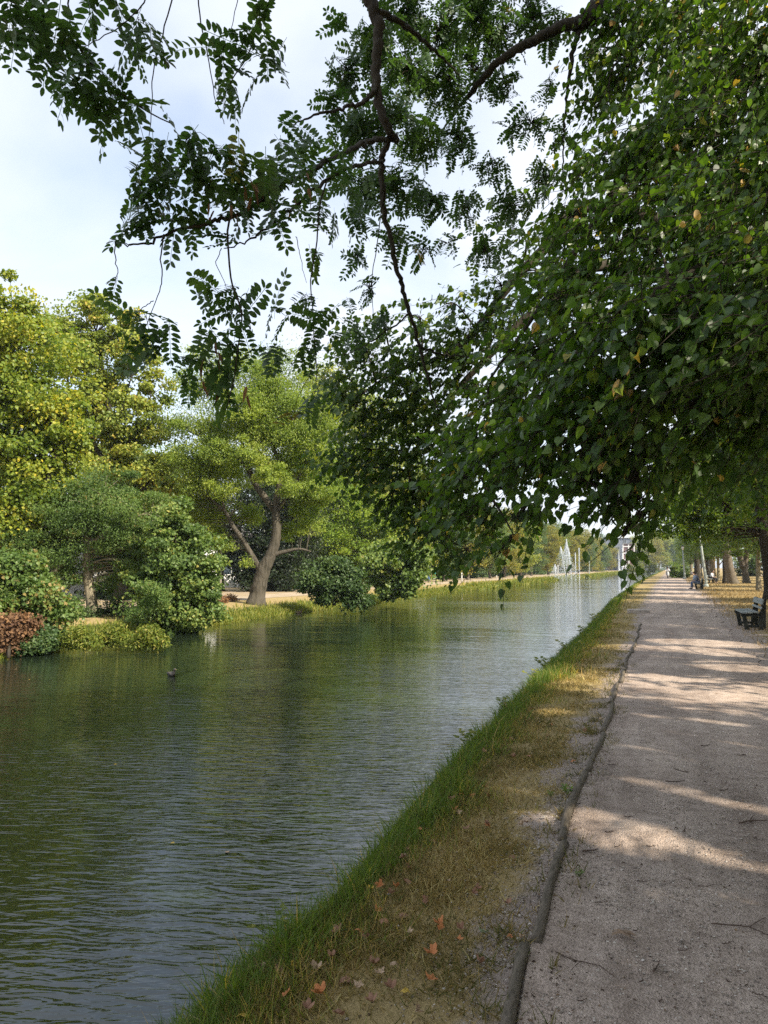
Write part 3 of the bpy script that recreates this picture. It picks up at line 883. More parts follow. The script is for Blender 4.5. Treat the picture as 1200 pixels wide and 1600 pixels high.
# ---- left bank, near to far ------------------------------------------------
b0 = np.array([P(30, 950, 27)[0], P(30, 950, 27)[1], 0.0])
tree('maple_tree', 'tall bright yellow green tree at the left edge, on the far bank', b0,
     [([b0, b0 + (0.1, 0, 3), P(25, 700, 27), P(15, 560, 27)], [.32, .26, .18, .06]), ([b0 + (.1, 0, 2.6), P(70, 760, 26), P(95, 690, 26)], [.14, .09, .03]), ([P(25, 760, 27), P(-40, 690, 27), P(-60, 620, 27)], [.14, .09, .03])],
     B_([(5, 505, 62), (35, 545, 66), (-50, 560, 90), (45, 620, 70), (88, 665, 52), (20, 690, 80), (60, 735, 62), (100, 715, 36), (-30, 750, 95), (30, 800, 70), (85, 775, 45), (-10, 455, 38), (110, 640, 26), (-80, 650, 80)], 26.5),
     82000, .105, L_YELLOW, BARK_DARK, template='mid', clump=.26, clumps_per=24)

b0 = base_at(188, 938)
tree('lime_tree', 'olive yellow tree with airy gaps, second tall tree from the left on the far bank', b0,
     [([b0, b0 + (0, 0, 4), P(170, 640, 36), P(150, 520, 36)], [.30, .24, .15, .04]), ([P(178, 720, 36), P(225, 660, 36), P(235, 620, 36)], [.12, .07, .03]), ([P(176, 740, 36), P(115, 640, 36), P(105, 570, 36)], [.13, .08, .03]), ([P(185, 790, 36), P(250, 745, 36), P(275, 725, 36)], [.1, .06, .02]), ([P(174, 690, 36), P(205, 590, 36)], [.09, .03])],
     B_([(140, 505, 44), (178, 505, 36), (205, 548, 46), (110, 540, 44), (150, 575, 55), (232, 610, 36), (185, 640, 50), (118, 625, 50), (245, 665, 30), (225, 715, 48), (255, 735, 34), (150, 700, 52), (100, 690, 40), (200, 770, 46), (262, 770, 22), (80, 510, 26)], 36),
     62000, .115, L_OLIVE, BARK_DARK, template='mid', clump=.22, clumps_per=19, tshift=.05)

b0 = base_at(146, 962)
dd = float(np.dot(b0 - CAM, FWD))
tree('honey_locust_tree', 'feathery green tree on the far bank, pale brown trunk showing under its low crown', b0,
     [([b0, P(140, 920, dd), P(136, 880, dd), P(140, 830, dd), P(165, 770, dd)], [.17, .165, .155, .13, .05]), ([P(70, 908, dd - .4), P(98, 880, dd - .3), P(104, 868, dd), P(125, 848, dd), P(150, 820, dd)], [.10, .10, .09, .08, .04]), ([P(138, 850, dd), P(195, 815, dd), P(235, 800, dd)], [.09, .05, .02]), ([P(139, 860, dd), P(90, 830, dd), P(60, 820, dd)], [.09, .05, .02])],
     B_([(165, 782, 50), (205, 800, 50), (120, 800, 46), (235, 835, 40), (85, 838, 46), (130, 838, 45), (40, 850, 46), (190, 850, 34), (218, 880, 32), (232, 930, 26, 23), (205, 895, 20), (70, 880, 36), (15, 880, 40), (105, 900, 20), (170, 910, 15)], dd),
     80000, .09, L_FEATHER, BARK_PALE, template='narrow', clump=.30, clumps_per=26, flat=.4)

b0 = G(268, 978, -.25)
dd = 24.6
tree('waterside_shrub', 'layered bright green shrub hanging over the water left of the big leaning trunk', b0,
     [([b0, P(268, 930, dd), P(272, 870, dd), P(275, 810, dd)], [.07, .06, .05, .02]), ([b0 + (0, 0, .2), P(300, 945, dd), P(330, 925, dd)], [.05, .04, .015]), ([b0 + (0, 0, .2), P(240, 945, dd), P(215, 915, dd)], [.05, .04, .015])],
     B_([(275, 800, 26), (262, 840, 36), (298, 848, 32), (245, 875, 36), (285, 890, 40), (320, 888, 24), (315, 918, 28), (260, 918, 40), (292, 945, 36), (328, 950, 16), (240, 950, 32), (270, 972, 30), (305, 970, 24), (335, 962, 14), (240, 972, 24), (220, 975, 16), (228, 905, 24)], dd),
     38000, .09, L_GREEN, BARK_DARK, cat='shrub', template='mid', clump=.27, flat=.45, up=.75, clumps_per=30, shell=.75, tshift=.06)

b0 = G(46, 1005, -.25); dd = 19.5
tree('waterside_shrub', 'rounded yellow green shrub at the left edge, beside a browned bush', b0,
     [([b0, P(46, 960, dd), P(40, 910, dd)], [.05, .04, .02]), ([b0, P(70, 970, dd), P(80, 930, dd)], [.04, .03, .01])],
     B_([(30, 905, 40), (62, 925, 36), (5, 930, 46), (45, 955, 42), (75, 965, 30), (-30, 945, 50), (20, 975, 36), (70, 990, 20)], dd),
     34000, .08, L_FEATHER, BARK_DARK, cat='shrub', template='mid', clump=.28, clumps_per=22, tshift=.22)
b0 = G(14, 1020, -.35); dd = 18.2
tree('withered_bush', 'brown withered bush overhanging the water at the left edge', b0,
     [([b0, P(14, 990, dd), P(12, 975, dd)], [.03, .025, .01])],
     B_([(12, 985, 22), (32, 980, 17), (-14, 988, 24), (14, 1005, 18)], dd),
     9000, .07, L_BROWN, BARK_DARK, cat='bush', template='mid', clump=.3)
b0 = G(62, 1012, -.4)
tree('waterside_shrub', 'small dusky green bush at the waterline right of the browned bush', b0,
     [([b0, b0 + (0, 0, .5)], [.03, .01])], B_([(62, 1000, 16, 18.6), (78, 992, 13, 19), (50, 1008, 12, 18.3)], 18.6), 5000, .06, L_SHRUB, BARK_DARK, cat='bush', template='mid')

# the big leaning tree with the forked trunk
b0 = base_at(400, 942); dd = float(np.dot(b0 - CAM, FWD))
q = lambda px, py, k=0.0: P(px, py, dd + k)
tree('willow_tree', 'big tree with a thick grey forked trunk leaning right and a light yellow green crown', b0,
     [([b0, q(405, 915), q(413, 888), q(426, 860), q(432, 830), q(431, 790), q(437, 757)], [.33, .33, .31, .25, .21, .17, .12]),
      ([q(408, 893), q(396, 872), q(380, 845), q(364, 822), q(352, 800), q(330, 780)], [.16, .13, .115, .10, .07, .04]),
      ([q(431, 800), q(414, 778), q(398, 755), q(388, 733), q(370, 712), q(352, 696), q(318, 685)], [.16, .15, .13, .12, .09, .06, .03]),
      ([q(390, 736), q(380, 700), q(372, 660), q(352, 620)], [.10, .08, .05, .02]),
      ([q(437, 760), q(433, 738), q(420, 720), q(405, 706), q(390, 690)], [.13, .12, .10, .06, .03]),
      ([q(435, 752), q(436, 722), q(424, 688), q(428, 640), q(420, 590)], [.13, .10, .08, .05, .02]),
      ([q(433, 800), q(452, 770), q(470, 740), q(484, 700)], [.10, .08, .05, .02]),
      ([q(424, 868), q(445, 862), q(468, 858), q(486, 862)], [.14, .09, .06, .03]),
      ([q(352, 800), q(345, 770), q(340, 745)], [.06, .04, .02])],
     B_([(400, 610, 44), (345, 590, 30, 0, .5), (440, 640, 44), (385, 650, 46), (425, 690, 46), (340, 660, 40, 0, .7), (470, 680, 42), (320, 720, 36), (360, 740, 34, dd + 1.6), (465, 735, 34, dd + 1.5), (495, 715, 28), (305, 765, 30), (340, 790, 26, dd + 1.4), (370, 570, 26, 0, .45), (415, 575, 28, 0, .6), (310, 560, 24, 0, .3), (455, 600, 26, 0, .6), (315, 610, 26, 0, .4), (480, 760, 26), (390, 800, 22, dd + 1.8), (350, 850, 16), (388, 877, 8, dd - .3), (300, 795, 30, dd + .5), (322, 835, 24, dd + .8), (295, 720, 32), (288, 655, 30, 0, .7), (296, 600, 28, 0, .5), (480, 805, 28, dd + 1), (455, 832, 16, dd + 1), (505, 770, 28), (350, 560, 22, 0, .4), (440, 565, 26, 0, .5), (500, 640, 30), (375, 640, 30, dd - 1.5), (330, 700, 26, dd - 1.2), (425, 735, 26, dd - 1.6), (380, 700, 24, dd - 1.4), (450, 760, 18, dd - 1), (345, 760, 20, dd - 1)], dd),
     135000, .11, L_WILLOW, BARK_WILLOW, template='narrow', clump=.34, shell=.75, clumps_per=26, droop=.7, rough=.07, sides=14, twig_r=.012)

b0 = base_at(430, 930) + (-7, 5, 0); dd = float(np.dot(b0 - CAM, FWD))
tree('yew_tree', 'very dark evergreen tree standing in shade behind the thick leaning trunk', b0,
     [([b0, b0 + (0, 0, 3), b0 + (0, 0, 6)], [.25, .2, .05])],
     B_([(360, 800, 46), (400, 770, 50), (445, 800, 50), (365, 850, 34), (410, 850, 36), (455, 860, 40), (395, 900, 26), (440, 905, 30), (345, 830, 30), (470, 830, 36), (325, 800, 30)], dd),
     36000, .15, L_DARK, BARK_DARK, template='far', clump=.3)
b0 = base_at(520, 922) + (-6, 4, 0); dd = float(np.dot(b0 - CAM, FWD))
tree('ash_tree', 'sunlit lime green tree to the right of the leaning trunk, behind the dark shrub', b0,
     [([b0, b0 + (0, 0, 2.5), P(530, 800, dd), P(525, 740, dd)], [.2, .16, .1, .03]), ([P(530, 850, dd), P(490, 810, dd)], [.08, .03]), ([P(530, 840, dd), P(580, 800, dd)], [.08, .03])],
     B_([(525, 760, 36), (495, 790, 32), (555, 790, 40), (510, 830, 36), (550, 845, 38), (590, 820, 36), (480, 840, 22), (600, 860, 30), (540, 885, 30), (575, 880, 26), (620, 800, 34), (520, 720, 26)], dd),
     56000, .12, L_LIME, BARK_DARK, template='mid', clump=.30, shell=.7)
b0 = base_at(560, 915) + (-9, 8, 0); dd = float(np.dot(b0 - CAM, FWD))
tree('poplar_tree', 'pale olive tree top rising behind the willow crown on the far bank', b0,
     [([b0, b0 + (0, 0, 6), P(505, 610, dd)], [.4, .3, .05])],
     B_([(500, 590, 30), (480, 620, 30), (530, 610, 34), (505, 650, 44), (470, 680, 38), (545, 670, 44), (510, 720, 50), (570, 640, 34), (590, 700, 44), (560, 745, 44), (620, 660, 40), (620, 740, 44), (440, 720, 40), (430, 640, 40), (380, 690, 44), (340, 720, 40), (460, 770, 50), (520, 780, 44), (600, 800, 40)], dd),
     60000, .19, L_OLIVE, BARK_DARK, template='mid', clump=.28, tshift=-.05)
b0 = G(522, 942, 0.0); dd = float(np.dot(b0 - CAM, FWD))
tree('dark_shrub', 'dark blue green shrub at the waterline right of the leaning tree', b0,
     [([b0, P(522, 925, dd), P(520, 900, dd)], [.06, .05, .02]), ([b0, P(545, 930, dd), P(560, 915, dd)], [.05, .04, .02])],
     B_([(500, 905, 20), (525, 900, 24), (550, 910, 22), (510, 922, 20), (545, 932, 18), (562, 930, 14), (490, 915, 14), (530, 882, 14), (478, 900, 9), (540, 888, 10), (512, 888, 9), (572, 938, 9), (470, 915, 8), (558, 898, 8)], dd),
     16000, .10, L_SHRUB, BARK_DARK, cat='shrub', template='mid', clump=.34, tshift=.05, shell=.8)
b0 = G(612, 934, -.1); dd = float(np.dot(b0 - CAM, FWD))
tree('waterside_shrub', 'leafy mid green shrub on the far bank right of the dark blue green shrub', b0,
     [([b0, P(612, 905, dd), P(610, 870, dd)], [.07, .06, .02]), ([b0, P(640, 910, dd), P(650, 895, dd)], [.05, .04, .02])],
     B_([(600, 880, 24), (625, 870, 26), (590, 905, 20), (615, 910, 22), (645, 895, 22), (640, 920, 14), (605, 925, 14), (650, 870, 20), (580, 890, 16)], dd),
     22000, .15, L_GREEN, BARK_DARK, cat='shrub', template='mid', clump=.32)
for (px, py, r, lab) in ((232, 1003, 8, 'low tuft of reeds at the waterline below the feathery tree'), (176, 1000, 9, 'weedy clump on the far bank between the pale trunk and the water'), (120, 1004, 10, 'weedy clump on the far bank right of the rounded yellow green shrub'), (110, 960, 14, 'small pale leaved bush beside the pale brown trunk, on its left'), (176, 958, 20, 'dark leaved bush at the foot of the pale brown trunk, on its right')):
    b0 = G(px, py + 4, -.3 if py > 980 else 0.0); dd = float(np.dot(b0 - CAM, FWD))
    tree('bank_weed', lab, b0, [([b0, b0 + (0, 0, .4)], [.015, .006])], B_([(px, py - 8, r), (px - r * 1.5, py - 1, r * .6), (px + r * 1.3, py - 3, r * .8), (px + r * .4, py - 18, r * .6), (px + r * 2.3, py, r * .5), (px - r * 2.4, py + 1, r * .4)], dd), 3000, .08, L_SHRUB if py < 975 else L_LIT, TWIG, cat='plant', template='narrow', clump=.5, shell=.9)
# withered leaf heaps near the big trunk
for (px, py, r, lab) in ((360, 936, 5.5, 'large rust brown tuft of dead leaves left of the thick leaning trunk'), (346, 938, 3.5, 'smaller pale brown tuft of dead leaves near the big leaning trunk')):
    b0 = base_at(px, py + 4); dd = float(np.dot(b0 - CAM, FWD))
    tree('withered_bush', lab, b0, [([b0, b0 + (0, 0, .15)], [.015, .006])], B_([(px, py, r), (px + r * .8, py + 1, r * .6)], dd), 700, .07, L_BROWN, TWIG, cat='bush', template='far', tshift=.3)

# ---- generic trees that are copied -------------------------------------------


def generic(name, label, h, clear, rad, n, size, leaf, bark, r0, seed, group, template='far', nb=15, **kw):
    global RNG
    keep = RNG; RNG = np.random.default_rng(seed)
    top = h; blobs = []
    for i in range(nb):
        a = i * 2.4 + RNG.uniform(-.4, .4); t = (i + .5) / nb
        z = clear + (top - clear) * (.10 + .84 * t)
        prof = math.sin(math.pi * min(1, .16 + .84 * (1 - t) ** .8)) ** .7 if t > .25 else .8 + .5 * t
        R = rad * prof * RNG.uniform(.4, .72)
        blobs.append((R * math.cos(a), R * math.sin(a), z, rad * RNG.uniform(.36, .52)))
    blobs.append((0, 0, top - rad * .35, rad * .38))
    limbs = [([(0, 0, 0), (RNG.normal(0, .1), RNG.normal(0, .1), clear), (RNG.normal(0, .2), RNG.normal(0, .2), clear + (h - clear) * .5), (0, 0, h - rad * .3)], [r0, r0 * .85, r0 * .5, r0 * .12])]
    for bl in blobs[:-1:2]:
        z0 = max(clear * .75, bl[2] - 2.2)
        limbs.append(([(0, 0, z0), (bl[0] * .5, bl[1] * .5, (z0 + bl[2]) / 2 + .3), bl[:3]], [r0 * .38, r0 * .25, r0 * .08]))
    o = tree(name, label, (0, 0, 0), [(np.array(p), r) for p, r in limbs], blobs, n, size, leaf, bark, group=group, template=template, **kw)
    RNG = keep
    return o


# ---- right park ---------------------------------------------------------------
GP = 'park trees between and behind the nearest trunks on the right'
LBL_PARK = 'slender leafy tree among the many behind the nearest trunks of the right hand park'
park1 = generic('park_tree', 'x', 12.5, 3.0, 3.9, 26000, .15, L_PARK, BARK_GREY, .30, 3, GP, 'mid', twig_r=.006)
park2 = generic('park_tree', 'x', 14.0, 3.6, 4.2, 26000, .155, L_PARK, BARK_DARK, .27, 5, GP, 'mid', twig_r=.006)
park3 = generic('park_tree', 'x', 10.0, 2.2, 3.4, 20000, .15, L_GREEN, BARK_PALE, .17, 8, GP, 'mid', twig_r=.006)
used = set()


def open_gaps(root):
    """the crown of this copy keeps the openings that let the light through"""
    Mx = np.array(Matrix.LocRotScale(root.location, root.rotation_euler, root.scale))
    for ch in root.children:
        if not ch.name.startswith('crown'): continue
        me = ch.data; n = len(me.vertices)
        co = np.empty(n * 3, np.float32); me.vertices.foreach_get('co', co); co = co.reshape(-1, 9, 3)
        ti = np.empty(n, np.float32); me.attributes['tint'].data.foreach_get('value', ti); ti = ti.reshape(-1, 9)
        w = co[:, 8].astype(float) @ Mx[:3, :3].T + Mx[:3, 3]
        ok_ = ~lit_gap(w)
        if ok_.all(): continue
        m = MB(); k = int(ok_.sum())
        m.add(co[ok_].reshape(-1, 3), (LEAF_MID_F[0][None] + (np.arange(k) * 9)[:, None, None]).reshape(-1, 4), ti[ok_].ravel())
        t_ = m.build('crown', me.materials[0])
        ch.data = t_.data
        bpy.data.objects.remove(t_, do_unlink=True)




def put(root, loc, rz, sc, label, group=None, mats=None):
    if root.name not in used:
        used.add(root.name)
        if mats:
            for ch in root.children:
                k = ch.name.split('.')[0]
                if k in mats:
                    ch.material_slots[0].link = 'OBJECT'; ch.material_slots[0].material = mats[k]
        root.location = loc; root.rotation_euler = (0, 0, rz); root.scale = (sc, sc, sc) if not isinstance(sc, tuple) else sc
        root['label'] = label
        if group: root['group'] = group
        return root
    return copy_tree(root, loc, rz, sc, label, group, mats)


# hero trunks read off the photograph
b0 = base_at(1207, 938); dd = float(np.dot(b0 - CAM, FWD))
tree('dark_trunk_tree', 'tree with a nearly black trunk leaning left at the right edge, behind the bench', b0,
     [([b0, P(1200, 880, dd), P(1192, 820, dd), P(1183, 770, dd), P(1172, 715, dd), P(1160, 640, dd)], [.31, .27, .25, .22, .17, .08]), ([P(1186, 790, dd), P(1205, 760, dd), P(1225, 720, dd)], [.11, .09, .05]), ([P(1182, 765, dd), P(1165, 738, dd), P(1140, 715, dd), P(1100, 700, dd)], [.1, .08, .05, .02]), ([P(1190, 812, dd), P(1170, 800, dd), P(1150, 798, dd)], [.05, .03, .01])],
     B_([(1190, 690, 70), (1140, 650, 70), (1230, 660, 90), (1120, 720, 50), (1170, 600, 90), (1240, 740, 60), (1090, 690, 50), (1200, 560, 110), (1150, 755, 26), (1100, 812, 26), (1065, 822, 24), (1130, 800, 30), (1085, 795, 36), (1050, 800, 34), (1115, 832, 14), (1088, 836, 14), (1035, 815, 26)], dd),
     48000, .12, L_PARK, BARK_DARK, template='mid', clump=.28, tshift=-.1)
b0 = base_at(1146, 913); dd = float(np.dot(b0 - CAM, FWD))
tree('plane_tree', 'stout tree with a flared grey trunk, standing in dry grass past the lamp post', b0,
     [([b0, P(1141, 895, dd), P(1136, 870, dd), P(1130, 835, dd), P(1126, 800, dd), P(1120, 740, dd)], [.36, .40, .40, .38, .32, .15]), ([P(1131, 838, dd), P(1110, 822, dd), P(1085, 815, dd)], [.13, .08, .03]), ([P(1130, 835, dd), P(1155, 800, dd), P(1170, 770, dd)], [.22, .14, .05])],
     B_([(1120, 780, 50), (1150, 760, 50), (1085, 790, 36), (1100, 740, 56), (1170, 800, 34), (1140, 700, 70), (1060, 780, 36), (1180, 740, 44), (1060, 740, 44), (1095, 822, 16), (1160, 830, 18)], dd),
     30000, .2, L_PARK, BARK_GREY, template='mid', clump=.27, sides=14)
b0 = base_at(1167, 911.5); dd = float(np.dot(b0 - CAM, FWD))
tree('forked_tree', 'forked brown trunk close behind the stout flared trunk, its right stem leaning out', b0,
     [([b0, P(1163, 890, dd), P(1155, 868, dd), P(1145, 845, dd), P(1143, 810, dd)], [.28, .30, .28, .22, .12]), ([P(1164, 893, dd), P(1166, 870, dd), P(1170, 840, dd), P(1176, 790, dd)], [.26, .24, .2, .08])],
     B_([(1165, 800, 36), (1185, 820, 30), (1150, 780, 40), (1190, 780, 36), (1176, 845, 14)], dd), 14000, .2, L_PARK, BARK_GREY, template='mid', clump=.27, tshift=.15)
for (px, py, w, top, lean, bk, lab) in (
        (1090, 904, .42, 820, -6, BARK_DARK, 'dark trunked tree right behind the two people on the bench'),
        (1081, 899, .22, 830, -3, BARK_PALE, 'thin pale trunked tree left of the people on the bench, seen above them'),
        (1105, 902, .30, 830, -5, BARK_ORANGE, 'tree with a sunlit orange trunk just right of the grey lamp post'),
        (1116, 901, .26, 840, -3, BARK_ORANGE, 'slim tree with a sunlit orange trunk, between the lamp post and the stout flared trunk'),
        (1184.5, 903, .20, 840, -3, BARK_PALE, 'thin pale trunked tree between the forked trunk and the dark leaning trunk')):
    b0 = base_at(px, py); dd = float(np.dot(b0 - CAM, FWD)); s = dd / F
    tree('park_tree', lab, b0, [([b0, P(px + lean * .4, (py + top) / 2, dd), P(px + lean, top, dd), P(px + lean * 1.2, top - 45, dd)], [w * 1.0, w * .85, w * .7, w * .2])],
         B_([(px + lean, top - 12, 22), (px + lean - 20, top - 25, 22), (px + lean + 20, top - 22, 24), (px + lean, top - 48, 28)], dd), 9000, .24, L_PARK, bk, template='mid', clump=.3, tshift=.1)

rr = random.Random(5)
later = []
spots = []
# the row along the path, then further rows into the park
for y in (32, 49, 58): spots.append((5.4 + .004 * y + (1.2 if y == 32 else 0), y, 0))
for y in (82, 96, 112, 128, 146, 166, 190, 215, 245, 280, 310): spots.append((4.6 + rr.uniform(-.2, .8), y, 1))
for y in (24, 38, 52, 66, 81, 97, 118, 140, 165, 200, 240): spots.append((11.0 + .05 * y + rr.uniform(-1, 1.4), y, 2))
for y in (60, 76, 92, 112, 135, 165, 205): spots.append((19 + .11 * y + rr.uniform(-2, 2), y, 3))
for i, (x, y, k) in enumerate(spots):
    src = (park1, park2, park3)[(i * 7 + k) % 3]
    o_ = put(src, (x, y, gz(x, y) - .03), rr.uniform(0, 6.28), rr.uniform(.85, 1.12), LBL_PARK, GP)
    if y < 70: later.append(o_)
# low hedge mass closing the park in the distance
for (px, py, r, lab) in ((1060, 898, 12, 'rounded green bush by the path, left of the two dark posts'), (1068, 890, 12, 'green bush behind the two dark posts')):
    b0 = base_at(px, py + 5); dd = float(np.dot(b0 - CAM, FWD))
    tree('park_bush', lab, b0, [([b0, b0 + (0, 0, .6)], [.04, .02])], B_([(px, py - 6, r), (px + 8, py - 2, r * .7), (px - 4, py, r * .7)], dd), 6000, .2, L_GREEN, TWIG, cat='bush')
GH = 'hedge bushes closing the back of the park'
hb = generic('hedge_bush', 'dark hedge bush in the row closing the back of the right hand park', 3.4, .2, 2.6, 8000, .22, L_SHRUB, BARK_DARK, .08, 21, GH, 'far', nb=9, twigs=False)
for i in range(16):
    x = 13 + i * 4.1; y = 150 - i * 3.2 + rr.uniform(-2, 2)
    put(hb, (x, y, 0), rr.uniform(0, 6), rr.uniform(.9, 1.5), 'dark hedge bush in the row closing the back of the right hand park', GH)

# shade trees of the same avenue just outside the picture: the dappled shade comes from them
GS = 'avenue trees beside and behind the viewpoint'
for i, (x, y, s) in enumerate([(6.4, -.6, 1.0), (4.4, -5.0, 1.0), (9.2, -3.4, 1.0), (8.4, 3.8, .98), (10.2, 11.5, 1.0), (4.9, 24.5, .9), (8.5, 17.2, .95), (15.5, 2.0, 1.05), (14.5, 21, 1.0), (15, -7, 1.0), (16.5, 12.0, 1.0)]):
    o_ = put((park1, park2)[i % 2], (x, y, 0), i * 1.7, s, 'avenue tree casting shade from the right of the path, out of the picture', GS)

for o_ in [q_ for q_ in bpy.data.objects if q_.get('group') == GS] + later: open_gaps(o_)

# ---- rows of the far bank and the canal head --------------------------------------
GL = 'trees in the row along the far bank, towards the fountain'
rowA = generic('row_tree', 'x', 9.5, 1.2, 3.3, 18000, .20, L_FAR_YELLOW, BARK_GREY, .2, 31, GL, 'far', twig_r=.006)
rowB = generic('row_tree', 'x', 10.5, 1.4, 3.4, 18000, .20, L_BLUEGREEN, BARK_GREY, .2, 33, GL, 'far', twig_r=.006)
i = 0
for y in (62, 72, 83, 95, 107, 118, 130, 143, 158, 174, 192, 212, 235, 262, 295, 325):
    x = float(shoreX(y)) - 7.2 + rr.uniform(-.8, .8)
    m = {'crown': (L_FAR_YELLOW, L_OLIVE, L_BLUEGREEN, L_FAR_YELLOW, L_GREEN)[i % 5]} if y < 200 else {'crown': (L_BLUEGREEN, L_FAR_YELLOW)[i % 2]}
    put((rowA, rowB)[i % 2], (x, y, 0), rr.uniform(0, 6.28), rr.uniform(.86, 1.1), 'broad crowned tree in the sunlit row along the far bank, towards the fountain', GL, m)
    i += 1
GB = 'dense trees further back from the far bank'
for j, (x, y, s) in enumerate([(-40, 26, 1.0), (-46, 34, 1.1), (-36, 44, 1.05), (-44, 52, 1.2), (-33, 60, 1.1), (-50, 66, 1.3), (-36, 74, 1.2), (-34, 90, 1.2), (-42, 105, 1.3), (-33, 122, 1.2), (-40, 142, 1.3), (-34, 165, 1.3), (-42, 190, 1.4), (-34, 225, 1.4), (-44, 260, 1.5), (-34, 300, 1.5)]):
    put((rowA, rowB)[j % 2], (x, y, 0), rr.uniform(0, 6.28), s, 'tree further back from the far bank, seen only through gaps in nearer crowns', GB, {'crown': (L_OLIVE, L_BLUEGREEN, L_GREEN)[j % 3]})
GU = 'undergrowth bushes behind the row on the far bank'
for j in range(34):
    y = 58 + j * 8.4 + rr.uniform(-2, 2); x = float(shoreX(y)) - 12.5 + rr.uniform(-1.5, 1.5)
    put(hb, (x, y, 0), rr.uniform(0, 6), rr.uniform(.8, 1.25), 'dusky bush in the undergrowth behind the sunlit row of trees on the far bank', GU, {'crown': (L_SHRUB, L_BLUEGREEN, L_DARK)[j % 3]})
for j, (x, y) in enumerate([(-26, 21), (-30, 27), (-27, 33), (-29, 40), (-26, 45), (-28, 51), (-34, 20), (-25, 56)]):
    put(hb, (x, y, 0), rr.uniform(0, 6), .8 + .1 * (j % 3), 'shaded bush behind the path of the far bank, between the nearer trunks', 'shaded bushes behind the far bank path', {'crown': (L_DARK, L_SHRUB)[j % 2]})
GE = 'trees closing the head of the canal'
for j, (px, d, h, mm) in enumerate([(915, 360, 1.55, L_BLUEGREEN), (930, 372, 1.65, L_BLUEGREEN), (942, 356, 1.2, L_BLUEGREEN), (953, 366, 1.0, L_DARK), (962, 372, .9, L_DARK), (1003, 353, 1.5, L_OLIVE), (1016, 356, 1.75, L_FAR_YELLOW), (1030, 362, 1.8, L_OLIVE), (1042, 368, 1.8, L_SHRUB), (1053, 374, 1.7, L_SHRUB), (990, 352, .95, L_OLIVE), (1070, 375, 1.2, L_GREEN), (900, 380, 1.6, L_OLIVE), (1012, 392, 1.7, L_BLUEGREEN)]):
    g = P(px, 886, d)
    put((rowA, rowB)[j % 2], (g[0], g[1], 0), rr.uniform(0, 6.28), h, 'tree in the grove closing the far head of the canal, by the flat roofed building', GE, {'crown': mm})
for j, (px, py, sc_) in enumerate(((935, 893, .9), (1000, 893.5, .7), (1020, 893, .9), (985, 893, .7))):
    g = G(px, py + .3, 0.0)
    put(hb, (g[0], min(g[1], 352), -.1), j * 1.3, sc_, 'low bush on the grassy bank at the far head of the canal', 'bushes on the bank at the canal head', {'crown': L_LIT})
#PART3#

# ------------------------------------------------------------------ overhanging boughs in the foreground
# the near linden: its trunk stands to the right of the viewpoint, its boughs hang into the picture
LB = np.array([3.6, 2.5, 0.0])
root = thing('linden_tree', 'large linden whose heart shaped leaves hang in close from the upper right', 'tree', LB)
tb, cb = MB(), MB()
tr = spline([LB, LB + (.05, 0, 2.4), LB + (-.05, .1, 5), LB + (.05, 0, 9)], 22)
tube(tb, tr, np.interp(np.linspace(0, 1, 22), [0, .08, .5, 1], [.42, .30, .24, .08]), 12, .5, rough=.04)


def sprays(cb, tb, cen, r, dep_r, n, leaf, hub, twl=(.28, .5), per=(7, 11), sag=.45, tsh=0.0, outw=.9):
    """leafy shoots: a thin twig with alternate leaves"""
    S = cen + rand_dirs(n) * (RNG.uniform(0, 1, (n, 1)) ** .5) * np.array([[dep_r, dep_r, r]])
    out_ = unit((cen - hub) * np.array([1, 1, .15]))
    keep_ = ~lit_gap(S, N_PATH_GAPS); S = S[keep_]; n = len(S)
    out_ = out_ * np.ones((n, 1))
    D = unit(out_ * outw + rand_dirs(n) * .75 + np.array([0, 0, -sag]))
    L = RNG.uniform(twl[0], twl[1], n)
    E = S + D * L[:, None] + np.array([0, 0, -.10]) * L[:, None]
    curved_sticks(tb, S, E, np.full(n, .0030), np.full(n, .0013), 2, .06, 3)
    k = RNG.integers(per[0], per[1] + 1, n)
    stint = RNG.normal(0, .13, n)
    for q in range(per[1]):
        sel = np.nonzero(k > q)[0]
        if not len(sel): continue
        t = (q + .6) / k[sel]
        p = S[sel] + D[sel] * (L[sel] * t)[:, None] + np.array([0, 0, .05]) * (4 * t * (1 - t) * L[sel])[:, None]
        side = unit(np.cross(D[sel], np.array([0, 0, 1.0]))) * (1 if q % 2 else -1)
        T = unit(D[sel] * RNG.uniform(.35, .9, (len(sel), 1)) + side * RNG.uniform(.5, 1.0, (len(sel), 1)) + np.array([0, 0, -1.0]) * RNG.uniform(.15, .95, (len(sel), 1)))
        N = np.array([0, 0, 1.0]) + RNG.normal(0, .72, (len(sel), 3)) + D[sel] * .3
        sz = leaf * RNG.uniform(.52, 1.22, len(sel))
        tint = np.clip(.42 + tsh + stint[sel] + RNG.normal(0, .20, len(sel)), 0, 1)
        pv_ = RNG.integers(0, 4, len(sel))
        for w_ in range(4):
            z_ = pv_ == w_
            if z_.any(): place(cb, (p + T * sz[:, None] * .35)[z_], T[z_], N[z_], sz[z_], LINS[w_], LIN_F, tint[z_])


